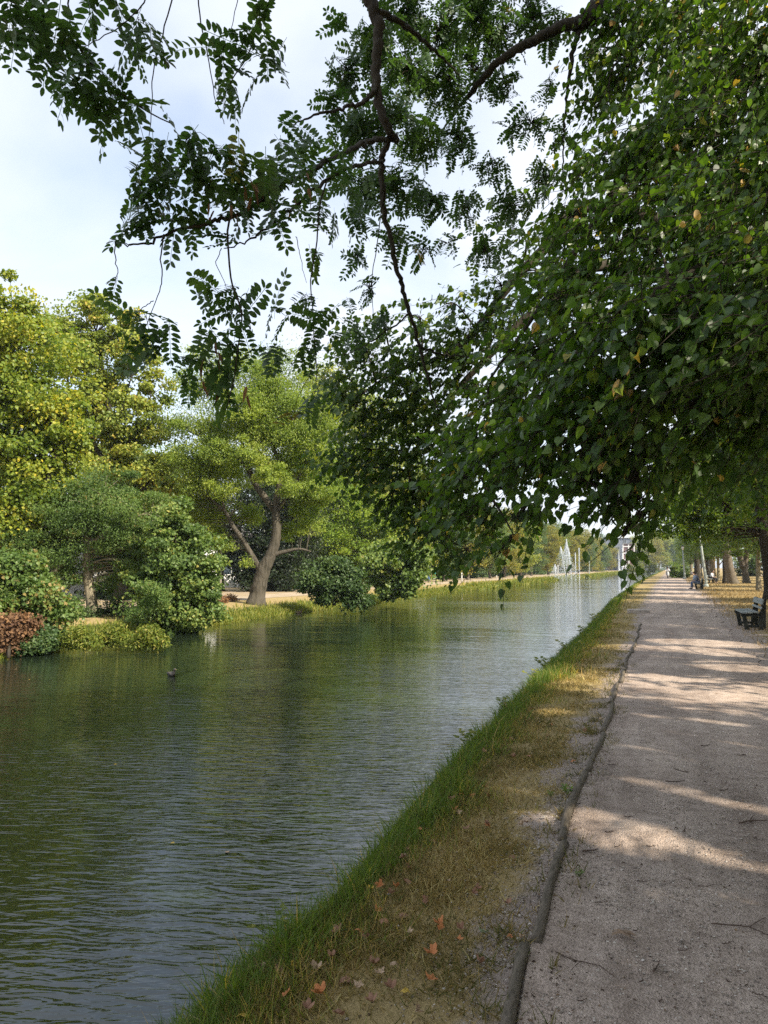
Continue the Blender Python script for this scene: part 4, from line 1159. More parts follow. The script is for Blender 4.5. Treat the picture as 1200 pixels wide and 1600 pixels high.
NEAR = [(1150, 560, 105, 3.2), (1060, 500, 95, 3.4), (965, 530, 85, 3.5), (1150, 420, 110, 3.8), (1050, 350, 105, 4.2), (1180, 270, 120, 4.4), (1085, 200, 110, 4.8), (990, 260, 85, 5.0), (1180, 90, 130, 5.0), (1070, 50, 100, 5.4), (965, 120, 50, 5.8), (945, 55, 44, 5.9), (930, 175, 34, 5.7), (905, 270, 34, 5.6), (985, 20, 46, 5.8), (915, 95, 18, 5.8),
        (940, 410, 75, 4.4), (880, 480, 70, 4.7), (825, 565, 70, 5.2), (905, 610, 85, 3.9), (1005, 640, 90, 3.5), (1100, 660, 85, 3.9), (1190, 640, 70, 3.7), (850, 680, 75, 4.2), (930, 710, 70, 3.9), (785, 650, 62, 5.4), (765, 720, 60, 4.8),
        (825, 745, 46, 4.3), (905, 755, 34, 4.0), (965, 775, 32, 3.8), (975, 735, 55, 4.0), (1045, 725, 60, 4.8), (705, 770, 46, 5.2), (745, 825, 40, 5.0), (800, 815, 32, 4.6), (775, 865, 20, 4.7), (1015, 765, 32, 4.4), (725, 710, 50, 5.4), (1100, 735, 44, 6.2), (880, 350, 50, 5.6), (1250, 480, 90, 3.6), (1260, 200, 110, 4.6), (1250, 700, 60, 4.6), (1160, 725, 36, 6.5), (968, 812, 22, 3.9), (972, 838, 9, 3.9), (1000, 815, 18, 4.2)]
hubs = []
limb_to = []
for (px, py, r, d) in NEAR:
    c_ = P(px, py, d); R = r * d / F
    npx = .057 * F / d
    nl = 2.6 * math.pi * r * r / (.42 * npx * npx)
    sprays(cb, tb, c_ + np.array([.12, -.02, .10]), R * .82, R * 1.0, max(5, int(nl / 9)), .054 if py > 450 else .050, LB + (0, 0, 4.5))
    limb_to.append(c_)
    h0 = c_ + RNG.normal(0, R * .4, (14, 3)) * np.array([1, 1, .7])
    curved_sticks(tb, np.repeat((c_ + (.1, .05, .12))[None], 14, 0), h0, np.full(14, .0055), np.full(14, .002), 3, .08, 4)
limb_to = np.array(limb_to)
# boughs: a few strong limbs arching out of the trunk, each feeding the lobes near it
BOUGH = [([LB + (0, 0, 3.6), P(1290, 330, 4.2), P(1180, 380, 4.0), P(1060, 440, 3.9), P(960, 500, 3.9), P(870, 590, 4.3), P(800, 690, 4.7), P(760, 770, 4.8)], [.10, .07, .05, .035, .026, .018, .011, .005]),
         ([LB + (0, 0, 4.3), P(1300, 60, 5.2), P(1150, 120, 5.0), P(1030, 210, 5.1), P(940, 330, 5.1), P(850, 470, 5.2), P(760, 600, 5.4)], [.11, .08, .055, .04, .028, .018, .007]),
         ([LB + (0, 0, 3.0), P(1290, 560, 4.2), P(1170, 600, 3.9), P(1060, 640, 3.8), P(960, 690, 3.9), P(900, 745, 4.0)], [.07, .05, .032, .022, .014, .006]),
         ([LB + (0, 0, 5.0), P(1250, -60, 5.8), P(1080, 0, 5.7), P(980, 90, 5.8)], [.10, .07, .04, .012])]
bn = []
for pts, rad in BOUGH:
    sp = spline(pts, 46); tube(tb, sp, np.interp(np.linspace(0, 1, 46), np.linspace(0, 1, len(rad)), rad), 7, .4, rough=.04); bn.append(sp)
bn = np.concatenate(bn)
near = bn[np.argmin(np.linalg.norm(limb_to[:, None] - bn[None], axis=2), axis=1)]
curved_sticks(tb, near, limb_to + np.array([.1, .05, .12]), np.full(len(near), .011), np.full(len(near), .005), 5, .10, 5)
# the high crown above, out of the picture
hc = crown_leaves(cb, [LB.tolist()[:2] + [z, 2.2] if False else (LB[0] + dx_, LB[1] + dy_, z, r_) for dx_, dy_, z, r_ in ((0, 0, 8.2, 2.3), (1.8, -1.2, 7.2, 1.9), (2.0, 1.4, 6.4, 1.9), (-.6, -1.6, 7.4, 1.7), (0, 1.6, 8.6, 1.9), (.2, 0, 10.0, 1.8), (2.6, .2, 5.2, 1.5))], 20000, .10, 'mid', gaps=True)
nb = tr[np.clip(((hc[:, 2] - 1.5) / 9 * 22).astype(int), 6, 21)]
curved_sticks(tb, nb, hc, np.full(len(hc), .012), np.full(len(hc), .006), 4, .05, 4)
tb.build('trunk', BARK_DARK, root, smooth=True, loc=LB)
cb.build('crown', L_LINDEN, root, loc=LB)

# second linden: the darker curtain of leaves that hangs over the water in the middle
LB = np.array([4.3, 14.0, 0.0])
root = thing('linden_tree', 'linden whose dark curtain of small leaves hangs over the canal in mid view', 'tree', LB)
tb, cb = MB(), MB()
tr = spline([LB, LB + (0, .05, 2.4), LB + (-.1, 0, 5), LB + (0, 0, 9.5)], 22)
tube(tb, tr, np.interp(np.linspace(0, 1, 22), [0, .08, .5, 1], [.45, .32, .26, .08]), 12, .5, rough=.04)
MID = [(560, 560, 40, 9.4), (605, 590, 52, 9.6), (548, 640, 40, 9.4), (600, 660, 56, 9.8), (660, 640, 56, 9.6), (570, 715, 48, 10), (635, 725, 56, 10.2), (690, 700, 50, 9.8), (605, 775, 44, 10.2), (660, 790, 48, 10.2), (690, 845, 40, 10), (640, 845, 28, 10.2), (705, 570, 50, 9), (755, 520, 46, 8.8), (645, 510, 34, 9.2), (590, 520, 26, 9.2), (735, 620, 50, 9.2), (720, 870, 28, 10), (530, 740, 26, 9.8), (700, 490, 30, 8.8), (800, 500, 44, 8.6), (830, 440, 44, 8.4), (770, 460, 34, 8.6), (850, 400, 40, 8.4), (800, 380, 38, 8.2), (520, 600, 22, 9.4), (690, 770, 40, 10.2), (660, 560, 40, 9.2)]
lt = []
for (px, py, r, d) in MID:
    c_ = P(px, py, d); R = r * d / F
    npx = .070 * F / d
    nl = 1.7 * math.pi * r * r / (.42 * npx * npx)
    if py < 520: nl *= .6
    sprays(cb, tb, c_ + np.array([.1, 0, .12]), R * .9, R * 1.2, max(6, int(nl / 9)), .070, LB + (0, 0, 5), twl=(.3, .6))
    lt.append(c_)
lt = np.array(lt)
BOUGH = [([LB + (0, 0, 4.6), P(1000, 420, 11.5), P(860, 470, 9.6), P(760, 560, 9.4), P(690, 640, 9.6), P(640, 730, 10), P(660, 810, 10.2)], [.15, .10, .07, .045, .03, .02, .008]),
         ([LB + (0, 0, 5.2), P(980, 330, 11), P(840, 400, 9), P(720, 540, 9.1), P(620, 580, 9.5), P(560, 620, 9.4)], [.15, .09, .06, .04, .025, .008]),
         ([LB + (0, 0, 3.8), P(960, 620, 11.5), P(800, 690, 10.4), P(700, 770, 10.2), P(690, 850, 10)], [.11, .07, .045, .025, .008])]
bn = []
for pts, rad in BOUGH:
    sp = spline(pts, 46); tube(tb, sp, np.interp(np.linspace(0, 1, 46), np.linspace(0, 1, len(rad)), rad), 7, .4, rough=.04); bn.append(sp)
bn = np.concatenate(bn)
near = bn[np.argmin(np.linalg.norm(lt[:, None] - bn[None], axis=2), axis=1)]
curved_sticks(tb, near, lt + np.array([.1, 0, .1]), np.full(len(near), .018), np.full(len(near), .006), 5, .08, 5)
for c_, (px, py, r, d) in zip(lt, MID):
    R = r * d / F
    h0 = c_ + RNG.normal(0, R * .45, (12, 3))
    curved_sticks(tb, np.repeat((c_ + (.1, 0, .1))[None], 12, 0), h0, np.full(12, .007), np.full(12, .003), 3, .06, 3)
hc = crown_leaves(cb, [(LB[0] + a, LB[1] + b_, z, r_) for a, b_, z, r_ in ((0, 0, 8.6, 2.4), (-2.2, .4, 6.6, 2.0), (1.8, -1.2, 7, 1.9), (1.5, 1.8, 6.4, 1.9), (-1, -1.8, 7.8, 1.8), (-.6, 1.8, 8.6, 1.8), (.2, 0, 10.4, 1.8), (-2.6, -.8, 5.2, 1.5), (-1.6, 1.4, 4.4, 1.4), (1.2, -.4, 4.4, 1.4), (-3.4, .6, 7.6, 1.4), (-1.2, -2.2, 5.0, 1.3))], 30000, .10, 'mid', gaps=True)
nb = tr[np.clip(((hc[:, 2] - 1.5) / 9.5 * 22).astype(int), 7, 21)]
curved_sticks(tb, nb, hc, np.full(len(hc), .012), np.full(len(hc), .006), 4, .05, 4)
tb.build('trunk', BARK_DARK, root, smooth=True, loc=LB)
cb.build('crown', L_LINDEN2, root, loc=LB)

# the black locust: dark limbs across the top, feathered leaves hanging on the left
LB = np.array([3.1, 0.2, 0.0])
root = thing('black_locust_tree', 'black locust with dark arching limbs and feathered leaves hanging against the sky', 'tree', LB)
tb, cb, pb = MB(), MB(), MB()
HUB = LB + (-.1, .3, 5.0)
main = [([LB, LB + (0, 0, 2.4), HUB], [.34, .27, .20]),
        ([HUB, HUB + (-1.2, 2.4, 1.6), P(985, -70, 6.4), P(935, 5, 6.0), P(912, 35, 6.0), P(880, 40, 6.0), P(835, 62, 6.0), P(785, 92, 6.1), P(750, 128, 6.3), P(725, 158, 6.6), P(690, 205, 7.0)], [.16, .12, .085, .066, .058, .045, .038, .032, .026, .018, .007]),
        ([HUB, HUB + (-1.8, 2.0, 1.2), P(760, -160, 5.0), P(620, -70, 4.8), P(578, -15, 4.7), P(592, 40, 4.7), P(588, 100, 4.7), P(590, 150, 4.7), P(603, 195, 4.7), P(622, 222, 4.8)], [.15, .11, .08, .055, .04, .034, .030, .028, .026, .018]),
        ([P(618, 212, 4.8), P(598, 240, 4.8), P(597, 290, 4.8), P(603, 345, 4.9), P(618, 410, 5.0), P(634, 470, 5.1), P(652, 530, 5.2), P(668, 590, 5.3), P(684, 640, 5.4)], [.022, .020, .019, .017, .016, .014, .012, .009, .004]),
        ([P(612, 213, 4.8), P(570, 222, 4.4), P(520, 248, 4.0), P(470, 275, 3.6), P(420, 305, 3.3), P(370, 335, 3.1), P(320, 350, 2.95), P(262, 365, 2.85), P(225, 382, 2.8), P(180, 379, 2.75)], [.018, .016, .014, .012, .010, .0085, .007, .0055, .004, .002]),
        ([P(600, 250, 4.8), P(560, 258, 4.3), P(520, 275, 4.0), P(470, 315, 3.6), P(425, 350, 3.35), P(390, 375, 3.2), P(350, 388, 3.1)], [.012, .011, .010, .008, .006, .004, .002]),
        ([P(590, 130, 4.7), P(575, 155, 4.6), P(540, 168, 4.5), P(490, 182, 4.4), P(452, 198, 4.3)], [.018, .015, .011, .007, .003]),
        ([P(592, 20, 4.7), P(640, 45, 5.0), P(690, 90, 5.5), P(720, 120, 5.8)], [.022, .018, .010, .004]),
        ([P(905, 50, 6.0), P(890, 110, 6.1), P(884, 170, 6.2), P(880, 240, 6.4), P(878, 300, 6.5)], [.022, .016, .011, .007, .003]),
        ([P(650, 540, 5.2), P(690, 553, 5.4), P(740, 560, 5.6), P(790, 575, 5.8)], [.008, .007, .005, .002]),
        ([P(640, 490, 5.1), P(600, 520, 5.2), P(560, 545, 5.3), P(520, 560, 5.4)], [.007, .006, .004, .002])]
for i, (pts, rad) in enumerate(main):
    m = max(14, len(pts) * 8)
    sp = spline(pts, m)
    if i > 0:
        sp[1:-1] += RNG.normal(0, .007, (m - 2, 3)) * np.interp(np.linspace(0, 1, m)[1:-1], [0, 1], [1, .5])[:, None]
    tube(tb, sp, np.interp(np.linspace(0, 1, m), np.linspace(0, 1, len(rad)), rad), 10 if i < 3 else 6, .4, rough=.07)

# thin hanging twigs
HANG = [([(275, -30), (262, 35), (243, 100), (238, 150), (237, 215)], 2.7, .0030),
        ([(303, -30), (312, 30), (322, 90), (332, 150), (344, 192)], 2.8, .0030),
        ([(380, -40), (372, 10), (364, 50), (362, 70)], 2.9, .002),
        ([(30, -80), (62, -5), (100, 45), (130, 85), (160, 120), (205, 155), (262, 186)], 2.6, .005),
        ([(30, -80), (20, -20), (15, 25), (28, 75)], 2.6, .003), ([(130, -60), (110, 0), (112, 40), (130, 85)], 2.65, .004), ([(235, -60), (225, 0), (200, 30), (160, 60), (120, 75)], 2.6, .003),
        ([(440, -80), (425, -20), (405, 15), (400, 60), (385, 95), (365, 130), (352, 160)], 2.8, .004), ([(400, 40), (425, 60), (440, 85), (446, 98)], 2.8, .002),
        ([(182, 378), (180, 400), (184, 430), (178, 455)], 2.75, .0025), ([(256, 366), (250, 400), (250, 435), (243, 470), (225, 520)], 2.8, .003),
        ([(360, 338), (357, 380), (362, 440), (376, 490), (372, 540), (366, 590), (352, 640)], 2.95, .0045), ([(346, 388), (336, 410), (346, 440), (352, 455)], 3.0, .002),
        ([(510, 285), (498, 330), (495, 380), (486, 430), (488, 480), (493, 560), (494, 600)], 3.4, .004), ([(600, 300), (588, 380), (580, 440), (582, 500)], 4.8, .004),
        ([(462, 370), (470, 405), (484, 440)], 3.4, .002), ([(494, 560), (470, 610), (455, 650)], 3.4, .002), ([(240, 470), (215, 490), (195, 520)], 2.8, .002), ([(184, 378), (205, 384), (230, 376), (246, 362)], 2.75, .002)]
for pts, d, r in HANG:
    sp = spline([P(a, b_, d) for a, b_ in pts], 20); sp[1:] += np.cumsum(RNG.normal(0, .0035, (19, 3)), axis=0) * .6
    tube(tb, sp, np.linspace(r, r * .45, 20), 5, .4)

# pinnate leaves: (px, py, spread px, depth, count, leaf length m)
PIN = [(60, 40, 60, 2.6, 15, .21), (110, 70, 45, 2.6, 14, .21), (150, 110, 40, 2.6, 14, .21), (190, 150, 34, 2.6, 11, .21), (95, 110, 34, 2.6, 9, .21), (165, 160, 25, 2.65, 6, .2), (225, 170, 16, 2.6, 4, .2), (15, 25, 26, 2.55, 5, .22), (215, 30, 28, 2.6, 9, .19), (205, 75, 18, 2.6, 5, .17), (40, -20, 80, 2.6, 14, .21), (170, -20, 60, 2.6, 12, .2),
       (405, 25, 28, 2.8, 7, .19), (385, 70, 36, 2.8, 11, .2), (345, 90, 26, 2.8, 7, .2), (360, 135, 18, 2.8, 6, .2), (425, 70, 20, 2.8, 5, .19), (395, 120, 12, 2.8, 3, .2),
       (215, 255, 20, 2.8, 6, .2), (245, 240, 36, 2.85, 10, .2), (290, 220, 40, 2.9, 13, .2), (335, 230, 46, 3.0, 15, .2), (270, 285, 40, 2.85, 13, .2), (320, 285, 45, 2.95, 15, .2), (220, 305, 30, 2.8, 9, .2), (235, 345, 30, 2.8, 9, .2), (290, 335, 34, 2.9, 9, .2), (380, 260, 45, 3.1, 15, .2), (370, 310, 40, 3.1, 13, .2), (430, 250, 45, 3.3, 15, .2), (430, 310, 40, 3.3, 13, .2), (470, 210, 40, 3.5, 13, .2), (480, 280, 40, 3.5, 14, .2), (520, 240, 40, 3.9, 14, .2), (540, 300, 40, 4.1, 12, .2), (500, 340, 36, 3.7, 11, .2), (560, 340, 34, 4.3, 10, .2), (360, 365, 20, 3.0, 4, .2), (445, 345, 28, 3.4, 7, .2), (485, 390, 22, 3.5, 6, .2), (310, 350, 18, 2.95, 4, .2),
       (205, 490, 22, 2.8, 6, .19), (232, 500, 22, 2.8, 6, .19), (195, 525, 14, 2.8, 4, .19), (240, 540, 14, 2.8, 4, .2), (268, 510, 14, 2.8, 3, .2), (180, 440, 8, 2.75, 2, .1),
       (330, 440, 16, 2.95, 4, .19), (365, 455, 18, 3.0, 5, .19), (345, 490, 20, 3.0, 5, .19), (385, 500, 22, 3.0, 6, .2), (325, 525, 24, 3.0, 7, .2), (365, 540, 24, 3.0, 8, .2), (300, 560, 20, 2.95, 6, .2), (345, 580, 22, 3.0, 7, .2), (400, 540, 14, 3.0, 4, .2), (360, 620, 14, 3.0, 4, .2), (290, 585, 10, 2.95, 3, .2), (385, 470, 14, 3, 3, .2),
       (440, 490, 24, 3.3, 7, .2), (475, 460, 22, 3.4, 6, .2), (495, 500, 26, 3.4, 7, .2), (430, 540, 20, 3.3, 5, .2), (480, 540, 24, 3.4, 6, .2), (520, 490, 20, 3.6, 5, .2), (525, 530, 16, 3.6, 4, .2), (460, 645, 12, 3.4, 4, .2), (490, 620, 8, 3.4, 2, .2),
       # the denser, more distant top middle
       (545, 110, 38, 5.8, 22, .2), (590, 60, 50, 5.8, 32, .2), (640, 110, 56, 6.2, 44, .2), (690, 50, 60, 6.4, 46, .2), (740, 30, 56, 6.6, 40, .2), (700, 130, 50, 6.4, 40, .2), (560, 200, 44, 5.6, 28, .2), (610, 180, 44, 5.8, 32, .2), (660, 220, 50, 6.2, 38, .2), (570, 290, 40, 5.2, 24, .2), (620, 290, 44, 5.8, 28, .2), (670, 310, 40, 6.2, 22, .2), (720, 220, 40, 6.6, 26, .2), (780, 50, 50, 6.6, 34, .2), (830, 25, 46, 6.6, 28, .2), (790, 130, 36, 6.6, 16, .2), (830, 190, 34, 6.8, 16, .2), (770, 255, 30, 6.8, 10, .2), (730, 320, 34, 6.8, 14, .2), (800, 320, 40, 6.8, 20, .2), (850, 280, 36, 6.8, 18, .2), (860, 130, 22, 6.8, 6, .2), (620, 370, 30, 5.6, 10, .2), (660, 390, 24, 6, 7, .2), (560, 400, 20, 5, 6, .17), (580, 450, 22, 5, 7, .17), (600, 510, 22, 5.2, 6, .17), (540, 470, 16, 4.8, 4, .17), (700, 380, 20, 6.6, 5, .2), (760, 390, 34, 6.8, 14, .2), (870, 40, 34, 6.6, 12, .2), (640, 20, 46, 6, 26, .2), (540, 30, 18, 5.6, 4, .2), (520, 150, 18, 5.4, 5, .2), (880, 210, 20, 6.4, 5, .2), (560, 520, 20, 5.4, 6, .17), (800, 200, 20, 6.8, 5, .2), (740, 110, 36, 6.5, 16, .2), (620, -40, 80, 6, 40, .2), (760, -40, 80, 6.4, 40, .2)]
for (px, py, sp_, d, n, ll) in PIN:
    n = max(2, int(n * .60)) if d < 4.9 else int(n * 1.65); ll = ll * (.92 if d < 4.9 else .95)
    c_ = P(px, py, d); R = sp_ * d / F
    st = c_ + rand_dirs(n) * (RNG.uniform(0, 1, (n, 1)) ** .5) * R * np.array([1, 1.2, .9]) * .85
    near_far = d > 4.9
    D = unit(rand_dirs(n) * .8 + np.array([-RGT * .25 + np.array([0, 0, -.45])]))
    N = np.array([0, 0, 1.0]) + RNG.normal(0, .45, (n, 3))
    S = ll * RNG.uniform(.68, 1.12, n)
    if not near_far:
        # a short twig that carries each group of leaves
        curved_sticks(tb, c_ + (st - c_) * .15 + RNG.normal(0, R * .05, (n, 3)), st, np.full(n, .0018), np.full(n, .0009), 3, .1, 3)
    else:
        curved_sticks(tb, c_ + (st - c_) * .1, st, np.full(n, .0045), np.full(n, .0018), 3, .05, 3)
    for k in range(5):
        s_ = np.arange(n) % 5 == k
        if s_.any():
            V_, F_ = PINS[k]
            place(cb, st[s_] - D[s_] * S[s_][:, None] * .25, D[s_], N[s_], S[s_], V_, F_, np.clip(RNG.normal(.42, .18, s_.sum()), 0, .96))
# dry seed pods
pods = []
for (px, py, d, n) in ((330, 560, 2.98, 7), (385, 300, 3.1, 8), (352, 600, 3.0, 5), (470, 300, 3.5, 5), (340, 330, 3.0, 5)):
    c_ = P(px, py, d) + RNG.normal(0, .04, (n, 3)); T = unit(np.array([0, 0, -1.0]) + RNG.normal(0, .25, (n, 3)))
    pods.append((c_, T, n))
hc = crown_leaves(cb, [(LB[0] + a, LB[1] + b_, z, r_) for a, b_, z, r_ in ((0, 0, 8.6, 2.2), (1.6, -1.2, 7.2, 1.8), (-1.2, -1.2, 7.6, 1.8), (1.4, 1.2, 7.8, 1.7), (-1.2, 1.8, 8.6, 1.6), (0, 0, 10.4, 1.6))], 30000, .085, 'narrow', gaps=True)
nb = np.repeat(HUB[None], len(hc), 0)
curved_sticks(tb, nb, hc, np.full(len(hc), .012), np.full(len(hc), .006), 4, .05, 4)
tb.build('trunk', BARK_DARK, root, smooth=True, loc=LB)
cb.build('crown', L_LOCUST, root, loc=LB)
for c_, T, n in pods:
    for k in range(n):
        pb = MB(); place(pb, c_[k:k + 1], T[k:k + 1], rand_dirs(1), RNG.uniform(.05, .08, 1), LEAF_MID_V * np.array([.22, 1, .5]), LEAF_MID_F, RNG.uniform(.2, 1, 1))
        pb.build('seed_pod', L_BROWN, root, loc=LB)
#PART4#

# ------------------------------------------------------------------ path furniture


def box(mb, c, s, rot=None, tint=.5, mi=0, bev=.0):
    """box with chamfered edges; c centre, s full size, rot 3x3"""
    hx, hy, hz = np.array(s) / 2.0
    bm_ = min(bev, hx * .6, hy * .6, hz * .6)
    if bm_ <= 0:
        V = np.array([(x, y, z) for x in (-hx, hx) for y in (-hy, hy) for z in (-hz, hz)])
        Fq = np.array([(0, 1, 3, 2), (4, 6, 7, 5), (0, 4, 5, 1), (2, 3, 7, 6), (0, 2, 6, 4), (1, 5, 7, 3)])
    else:
        V = []; 
        for sx in (-1, 1):
            for sy in (-1, 1):
                for sz in (-1, 1):
                    V += [(sx * hx, sy * (hy - bm_), sz * (hz - bm_)), (sx * (hx - bm_), sy * hy, sz * (hz - bm_)), (sx * (hx - bm_), sy * (hy - bm_), sz * hz)]
        V = np.array(V)
        i = lambda sx, sy, sz, k: ((sx > 0) * 4 + (sy > 0) * 2 + (sz > 0)) * 3 + k
        Fq = []
        for s_ in (-1, 1):
            Fq.append((i(s_, -1, -1, 0), i(s_, 1, -1, 0), i(s_, 1, 1, 0), i(s_, -1, 1, 0))[::s_])
            Fq.append((i(-1, s_, -1, 1), i(-1, s_, 1, 1), i(1, s_, 1, 1), i(1, s_, -1, 1))[::s_])
            Fq.append((i(-1, -1, s_, 2), i(1, -1, s_, 2), i(1, 1, s_, 2), i(-1, 1, s_, 2))[::s_])
        for a in (-1, 1):
            for b_ in (-1, 1):
                Fq.append((i(a, b_, -1, 0), i(a, b_, -1, 1), i(a, b_, 1, 1), i(a, b_, 1, 0)))
                Fq.append((i(a, -1, b_, 0), i(a, -1, b_, 2), i(a, 1, b_, 2), i(a, 1, b_, 0)))
                Fq.append((i(-1, a, b_, 1), i(-1, a, b_, 2), i(1, a, b_, 2), i(1, a, b_, 1)))
        Fq = np.array(Fq)
        T3 = np.array([(i(a, b_, c_, 0), i(a, b_, c_, 1), i(a, b_, c_, 2)) for a in (-1, 1) for b_ in (-1, 1) for c_ in (-1, 1)])
        if rot is not None: V = V @ np.asarray(rot).T
        mb.add(V + np.asarray(c), [Fq, T3], tint, mi)
        return
    if rot is not None: V = V @ np.asarray(rot).T
    mb.add(V + np.asarray(c), Fq, tint, mi)


def rotx(a): c_, s_ = math.cos(a), math.sin(a); return np.array([[1, 0, 0], [0, c_, -s_], [0, s_, c_]])
def roty(a): c_, s_ = math.cos(a), math.sin(a); return np.array([[c_, 0, s_], [0, 1, 0], [-s_, 0, c_]])
def rotz(a): c_, s_ = math.cos(a), math.sin(a); return np.array([[c_, -s_, 0], [s_, c_, 0], [0, 0, 1]])


WOOD_LOG = bark_mat('weathered_log', (.155, .125, .10), (.045, .036, .03), (24, 5, 24), .008)
CONC = plain('old_concrete', (.50, .43, .36), (.33, .28, .24), .9, 5, 60, .006)
BENCH_WOOD = plain('bench_plank', (.30, .32, .31), (.18, .20, .19), .6, 9, 60, .002)
BENCH_DARK = plain('bench_frame', (.035, .038, .030), (.018, .02, .016), .8, 9, 40, .004)

# edging logs, one after another along the path's left edge
edges = [.35, 2.02, 3.42, 4.72, 6.35, 7.9, 9.6, 11.3, 13.2, 15.3, 17.6, 20.2, 23.2]
ll_ = ['thick grey edging log at the bottom edge of the picture, nearest to the camera', 'second grey edging log, its sawn end overlapping the nearest log', 'third edging log from the camera, just short of the sunlit patch', 'edging log in the sunlit patch of the path',
       'edging log beyond the sunlit patch, a green sprig at its near end', 'sixth edging log from the camera along the path']
for i in range(len(edges) - 1):
    y0, y1 = edges[i] + .028, edges[i + 1] - .028
    yy = np.linspace(y0, y1, 26)
    xx = logX(yy)
    # a log is stiff: follow its chord, bowed a little
    ch = np.interp(yy, [y0, y1], [xx[0], xx[-1]])
    xx = ch + (xx - ch) * .5 + .012 * np.sin((yy - y0) * 3.1 + i) + (.018, -.014, .010, -.020, .016)[i % 5]
    r = (.024, .027, .025, .028, .023, .026)[i % 6]
    rad = r * (1 + .10 * np.sin(yy * 5 + i * 2) + RNG.normal(0, .025, 26)) * np.linspace(1.02, .93, 26)
    zz = .012 + .010 * np.sin(np.linspace(0, math.pi, 26)) + (.012 if i == 1 else 0) * np.linspace(1, 0, 26)
    mb = MB(); base = np.array([xx[0], y0, 0.0])
    tube(mb, np.stack([xx, yy, zz], 1), rad, 12, .5, rough=.035)
    lab = ll_[i] if i < len(ll_) else 'thin distant edging log between the sixth log and the concrete block'
    o_ = mb.build('edging_log', WOOD_LOG, smooth=True, loc=base)
    tag(o_, lab, 'log', 'logs edging the path')

# concrete block on the verge
b0 = G(998, 958, 0.0)
mb = MB(); box(mb, (0, 0, .055), (.78, .55, .16), rotz(.04), bev=.02)
s_ = mb.build('concrete_block', CONC, loc=None); s_.location = b0
tag(s_, 'low pale concrete block set in the verge at the end of the edging logs', 'block')


def make_bench(label, loc, rz):
    """seat faces local -X, length along Y"""
    root = thing('park_bench', label, 'bench', loc, rz, 'park benches on the right of the path')
    m = MB()
    for k, x in enumerate((-.21, -.07, .07)):
        box(m, (x, 0, .445 + .008 * k), (.125, 1.75, .04), roty(.05), bev=.006)
    m.build('seat', BENCH_WOOD, root)
    m = MB(); A = rotx(0) @ roty(.24)
    box(m, (.238, 0, .735), (.035, 1.75, .15), A, bev=.006); box(m, (.20, 0, .575), (.03, 1.75, .06), A, bev=.006)
    m.build('backrest', BENCH_WOOD, root)
    for y in (-.72, .72):
        m = MB()
        pr = np.array([(.12, 0), (.30, 0), (.315, .42), (.335, .80), (.262, .82), (.19, .50), (.15, .40)])   # back post, tapering
        prof(m, pr, y, .09)
        prof(m, np.array([(-.27, .34), (.2, .36), (.2, .425), (-.29, .42)]), y, .085)
        prof(m, np.array([(-.20, 0), (-.09, 0), (-.15, .345), (-.25, .345)]), y, .08)
        prof(m, np.array([(-.12, .06), (.17, .06), (.17, .12), (-.12, .12)]), y, .06)
        m.build('leg', BENCH_DARK, root)
    return root


def prof(m, pts, y, w, mi=0):
    """an outline in the XZ plane with a thickness w along Y"""
    k = len(pts)
    V = np.array([(p[0], y - w / 2, p[1]) for p in pts] + [(p[0], y + w / 2, p[1]) for p in pts])
    sd_ = np.array([(i, (i + 1) % k, (i + 1) % k + k, i + k) for i in range(k)])
    m.add(V, [sd_, np.arange(k)[::-1], np.arange(k) + k], .5, mi)


g = G(1180, 985, 0.0)
bench1 = make_bench('empty weathered grey green bench at the right edge of the path', (g[0] - .06, g[1] + .85, gz(g[0], g[1])), .03)
g2 = G(1090, 921, 0.0)
bench2 = copy_tree(bench1, (g2[0] + .10, g2[1] + .7, gz(g2[0], g2[1])), 0.0, 1.0, 'distant bench with two people sitting on it, left of the grey lamp post')
g3 = G(1110, 912, 0.0)
bench3 = copy_tree(bench1, (g3[0] + .1, g3[1], gz(g3[0], g3[1])), 2.6, 1.0, 'bench in the dry grass behind the grey lamp post, one person in white on it')

# ------------------------------------------------------------------ people
SKIN = plain('skin', (.55, .36, .27), (.50, .32, .23), .55, 10)


def skin_mesh(name, pts, edges, rad, mat, parent, sub=1, root_i=0):
    me = bpy.data.meshes.new(name + '_cage')
    me.from_pydata([tuple(p) for p in pts], edges, [])
    o_ = bpy.data.objects.new(name + '_cage', me); COL.objects.link(o_)
    md = o_.modifiers.new('Skin', 'SKIN'); md.use_smooth_shade = True
    if not me.skin_vertices:
        me.attributes  # layer is made by the modifier
    sv = me.skin_vertices[0].data
    for i, r in enumerate(rad):
        sv[i].radius = (r, r) if not isinstance(r, tuple) else r
        sv[i].use_root = (i == root_i)
    s_ = o_.modifiers.new('Subsurf', 'SUBSURF'); s_.levels = sub; s_.render_levels = sub
    dg = bpy.context.evaluated_depsgraph_get()
    nm = bpy.data.meshes.new_from_object(o_.evaluated_get(dg))
    bpy.data.objects.remove(o_, do_unlink=True)
    nm.name = name; nm.materials.clear(); nm.materials.append(mat)
    ob = bpy.data.objects.new(name, nm); COL.objects.link(ob)
    ob.parent = parent
    return ob


